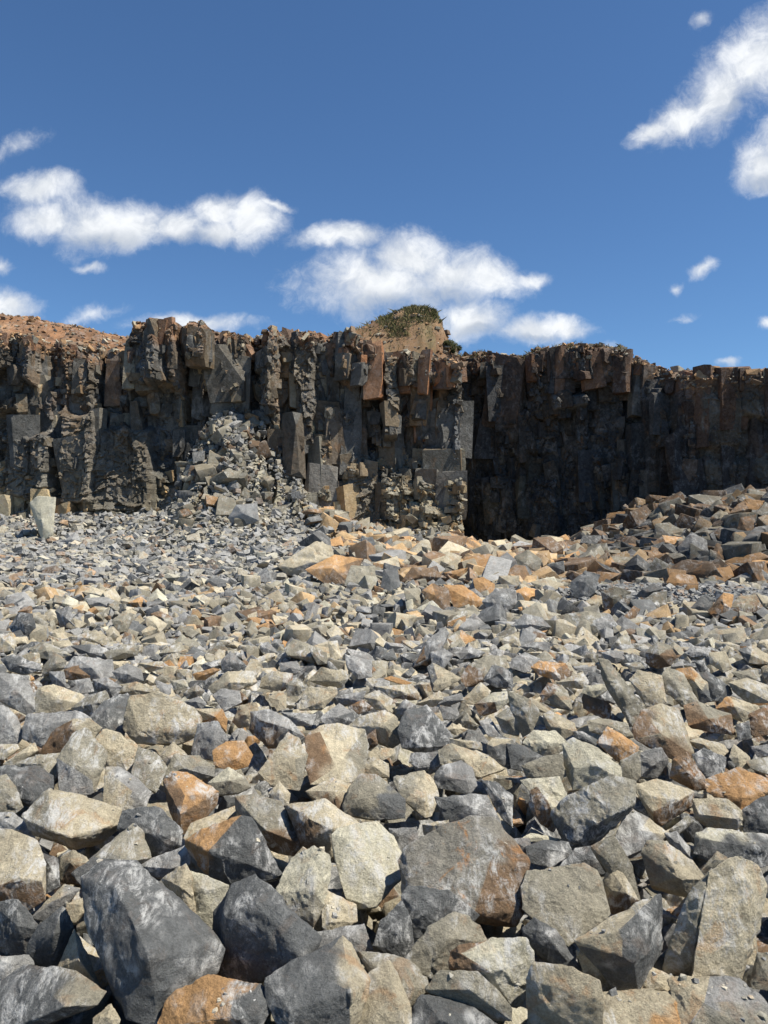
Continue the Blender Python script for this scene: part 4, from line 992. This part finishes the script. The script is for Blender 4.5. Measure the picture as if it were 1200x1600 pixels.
def build_rock(i, r):
    rr_ = random.Random(1000+i)
    gx = sum(q[0] for q in r['pts'])/len(r['pts']); gy = sum(q[1] for q in r['pts'])/len(r['pts'])
    pts = [(gx+(a-gx)*1.07, gy+(b-gy)*1.07) for a, b in r['pts']]; xs_ = [p[0] for p in pts]; ys_ = [p[1] for p in pts]
    cx, cy = sum(xs_)/len(xs_), sum(ys_)/len(ys_); w_, h_ = max(xs_)-min(xs_), max(ys_)-min(ys_); yb = max(ys_); yt = min(ys_)
    Yd = ground_hit(cx, min(yb, 1640) if cy > 1000 else yb) - .02
    m = Yd/1200; W = w_*m; Hh = h_*m; size = math.sqrt(W*Hh); cap_ = .8*min(W, Hh)+.2*size
    tilt = rr_.uniform(.15, .95); skew = rr_.uniform(-.42, .42)
    V3 = []
    def at(px, py, off):
        v = (yb-py)/max(h_, 1); dep = Yd + tilt*v*min(Hh, cap_*1.2) + skew*(px-cx)/max(w_, 1)*cap_ + off
        return Vector(ray(px, py)*dep)+Vector((0, 0, H))
    for (px, py) in pts: V3.append(at(px, py, rr_.uniform(-.04, .04)*size))
    for (px, py, pr) in r['ridge']: V3.append(at(px, py, -pr*size*1.15))
    for _ in range(2):
        u1 = rr_.uniform(0, 2*math.pi); rad_ = rr_.uniform(.2, .55)
        V3.append(at(cx+math.cos(u1)*rad_*w_*.5, cy+math.sin(u1)*rad_*h_*.5, -rr_.uniform(.06, .17)*cap_))
    th = cap_*rr_.uniform(.65, .95)
    for (px, py) in pts:
        q = (cx+(px-cx)*rr_.uniform(.6, .85), cy+(py-cy)*rr_.uniform(.6, .85))
        V3.append(at(q[0], q[1], th)-Vector((0, 0, .15*th)))
    c0 = at(cx, cy, .3*th); c0.z = min(v.z for v in V3)
    bm = bmesh.new()
    for v in V3: bm.verts.new(v-c0)
    res = bmesh.ops.convex_hull(bm, input=bm.verts[:])
    bmesh.ops.delete(bm, geom=list({g for g in res['geom_interior']+res['geom_unused'] if isinstance(g, bmesh.types.BMVert)}), context='VERTS')
    bmesh.ops.recalc_face_normals(bm, faces=bm.faces[:])
    chip(bm, rr_, 3, size, (.01, .04))
    pxs = m*1.56                                     # about one output pixel at the rock
    detail = max(2.6*pxs, size/34)
    fcen = rough_up(bm, size, detail, rr_.uniform(.017, .032), i*3.7+5, .006)
    lay = bm.faces.layers.int['facet']; fid = np.array([f[lay] for f in bm.faces]); fcen = np.array(fcen)+np.array(c0)[None]
    bm.verts.index_update()
    Vn = np.array([v.co[:] for v in bm.verts]); Fn = np.array([[l.vert.index for l in f.loops] for f in bm.faces]); bm.free()
    cen = Vn[Fn].mean(1)+np.array(c0)[None]
    fpx = 600+1200*cen[:, 0]/cen[:, 1]; fpy = 800-1200*(cen[:, 2]-H)/cen[:, 1]
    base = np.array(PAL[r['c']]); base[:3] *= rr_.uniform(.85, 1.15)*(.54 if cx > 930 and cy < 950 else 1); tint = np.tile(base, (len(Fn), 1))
    if r['seeds']:
        # another colour, painted shade included, keeps to the side of the stone it lies on
        cand = [(cx+(cx-np.mean([s[0] for s in r['seeds']]))*.35, cy+(cy-np.mean([s[1] for s in r['seeds']]))*.35, r['c'])]+r['seeds']
        wob = np.array([mn.noise(Vector(c)*(5/size))*.22 for c in (cen)])*size/m
        qx = 600+1200*fcen[:, 0]/fcen[:, 1]; qy = 800-1200*(fcen[:, 2]-H)/fcen[:, 1]; qx = qx[fid]; qy = qy[fid]
        D = np.stack([.42*np.hypot(fpx-s[0]+wob, fpy-s[1]+wob)+.58*np.hypot(qx-s[0], qy-s[1]) for s in cand]); D[0] *= .82; wt = np.exp(-(D-D.min(0))/(size/m*.022)); wt /= wt.sum(0)
        cols_ = np.array([base]+[PAL[q[2]] for q in cand[1:]]); tint = (wt[..., None]*cols_[:, None, :]).sum(0)
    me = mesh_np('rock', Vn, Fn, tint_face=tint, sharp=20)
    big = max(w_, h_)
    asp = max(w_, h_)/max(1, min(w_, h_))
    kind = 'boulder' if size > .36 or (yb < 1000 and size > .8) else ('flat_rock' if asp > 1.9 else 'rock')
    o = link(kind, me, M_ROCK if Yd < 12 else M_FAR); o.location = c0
    r.update(o=o, cx=cx, cy=cy, w=w_, h=h_, kind=kind, asp=asp, size=size, area=w_*h_)
    OUT['n'] += len(Fn)
for i, r in enumerate(rocks): build_rock(i, r)
print('counted rocks', len(rocks), OUT['n'])

# grit and chips that came to rest on the upper faces of the nearest rocks
vs_, fs_, o_ = [], [], 0
for r in rocks:
    if r['cy'] < 1040: continue
    me_ = r['o'].data; vv_ = np.empty(len(me_.vertices)*3, np.float32); me_.vertices.foreach_get('co', vv_); vv_ = vv_.reshape(-1, 3)+np.array(r['o'].location)
    ff_ = np.empty(len(me_.polygons)*3, np.int32); me_.polygons.foreach_get('vertices', ff_); vs_.append(vv_); fs_.append(ff_.reshape(-1, 3)+o_); o_ += len(vv_)
bv = BVHTree.FromPolygons(np.concatenate(vs_).tolist(), np.concatenate(fs_).tolist())
gp = []
for _ in range(5200):
    y_ = 1.9+random.random()**1.3*4.8; x_ = random.uniform(-.55, .55)*y_
    if mn.noise(Vector((x_*2.2, y_*2.2, 4))) < -.08: continue
    h_ = bv.ray_cast(Vector((x_, y_, 3)), Vector((0, 0, -1)))
    if h_[0] is not None and h_[1].z > .82: gp.append(h_[0][:])
gp = np.array(gp); cd = choose(len(gp), dict(g=3, b=3, t=3, d=1.5, p=1))
a = stamp('gravel', gp, np.clip(np.exp(rng.normal(math.log(.011), .55, len(gp))), .004, .026), far_protos, cd, cd, M_FAR, sharp=None)
a['label'] = 'grit and small chips lying on top of the nearest rocks'; a['category'] = 'gravel'

# labels: what each rock looks like and which easily found rocks it lies beside
CW = dict(r='grey-brown', g='grey', d='dark grey', b='olive-grey', t='tan', p='pale cream', o='orange', n='rusty brown')
NOUN = dict(rock='rock', boulder='boulder', flat_rock='rock')
marks = [r for r in rocks if r['nick']]
taken = set()
def side(r, a, first):
    dx, dy = r['cx']-a['cx'], r['cy']-a['cy']
    if abs(dx) > abs(dy)*1.2: return 'right of' if dx > 0 else 'left of'
    return ('behind' if dy < 0 else 'in front of')
for r in rocks:
    if r['label']: taken.add(r['label'])
order = sorted([r for r in rocks if not r['label']], key=lambda r: -r['area'])
amed = sorted(r['area'] for r in rocks)
for r in order:
    loc = [q for q in rocks if q is not r and abs(q['cx']-r['cx']) < 130 and abs(q['cy']-r['cy']) < 90]
    bigger = sum(q['area'] > r['area'] for q in loc)/max(1, len(loc))
    szw = 'large' if bigger < .2 else ('small' if bigger > .66 else '')
    shp = 'long' if r['asp'] > 2.3 and r['w'] > r['h'] else 'upright' if r['h'] > r['w']*1.25 else 'flattish' if r['w'] > r['h']*1.8 else 'blocky' if len(r['pts']) <= 5 else 'angular'
    col = CW[r['c']]
    extra = ''
    if r['seeds']:
        c2 = r['seeds'][0][2]
        if CW[c2] != col: extra = ' with %s face' % CW[c2]
    near = sorted([a for a in marks if a is not r], key=lambda a: math.hypot(a['cx']-r['cx'], (a['cy']-r['cy'])*1.4))[:7]
    done = None
    for ia in range(len(near)):
        for ib in list(range(ia+1, len(near))):
            a, b = near[ia], near[ib]
            head = ' '.join(x for x in (szw, col, shp, NOUN[r['kind']]) if x)+extra
            lab = '%s %s %s, %s %s' % (head, side(r, a, 1), a['nick'], side(r, b, 0), b['nick'])
            if len(lab.split()) > 16: lab = lab.replace(extra, '') if extra else lab
            if len(lab.split()) <= 16 and lab not in taken: done = lab; break
        if done: break
    r['label'] = done or lab; taken.add(r['label'])
for r in rocks:
    lab = r['label'] or 'rock'
    r['o']['label'] = lab; r['o']['category'] = NOUN[r['kind']]
    far_ = r['cy'] < 1000
    r['o']['group'] = 'blocks below the quarry face' if far_ else 'broken rocks heaped on the quarry floor'
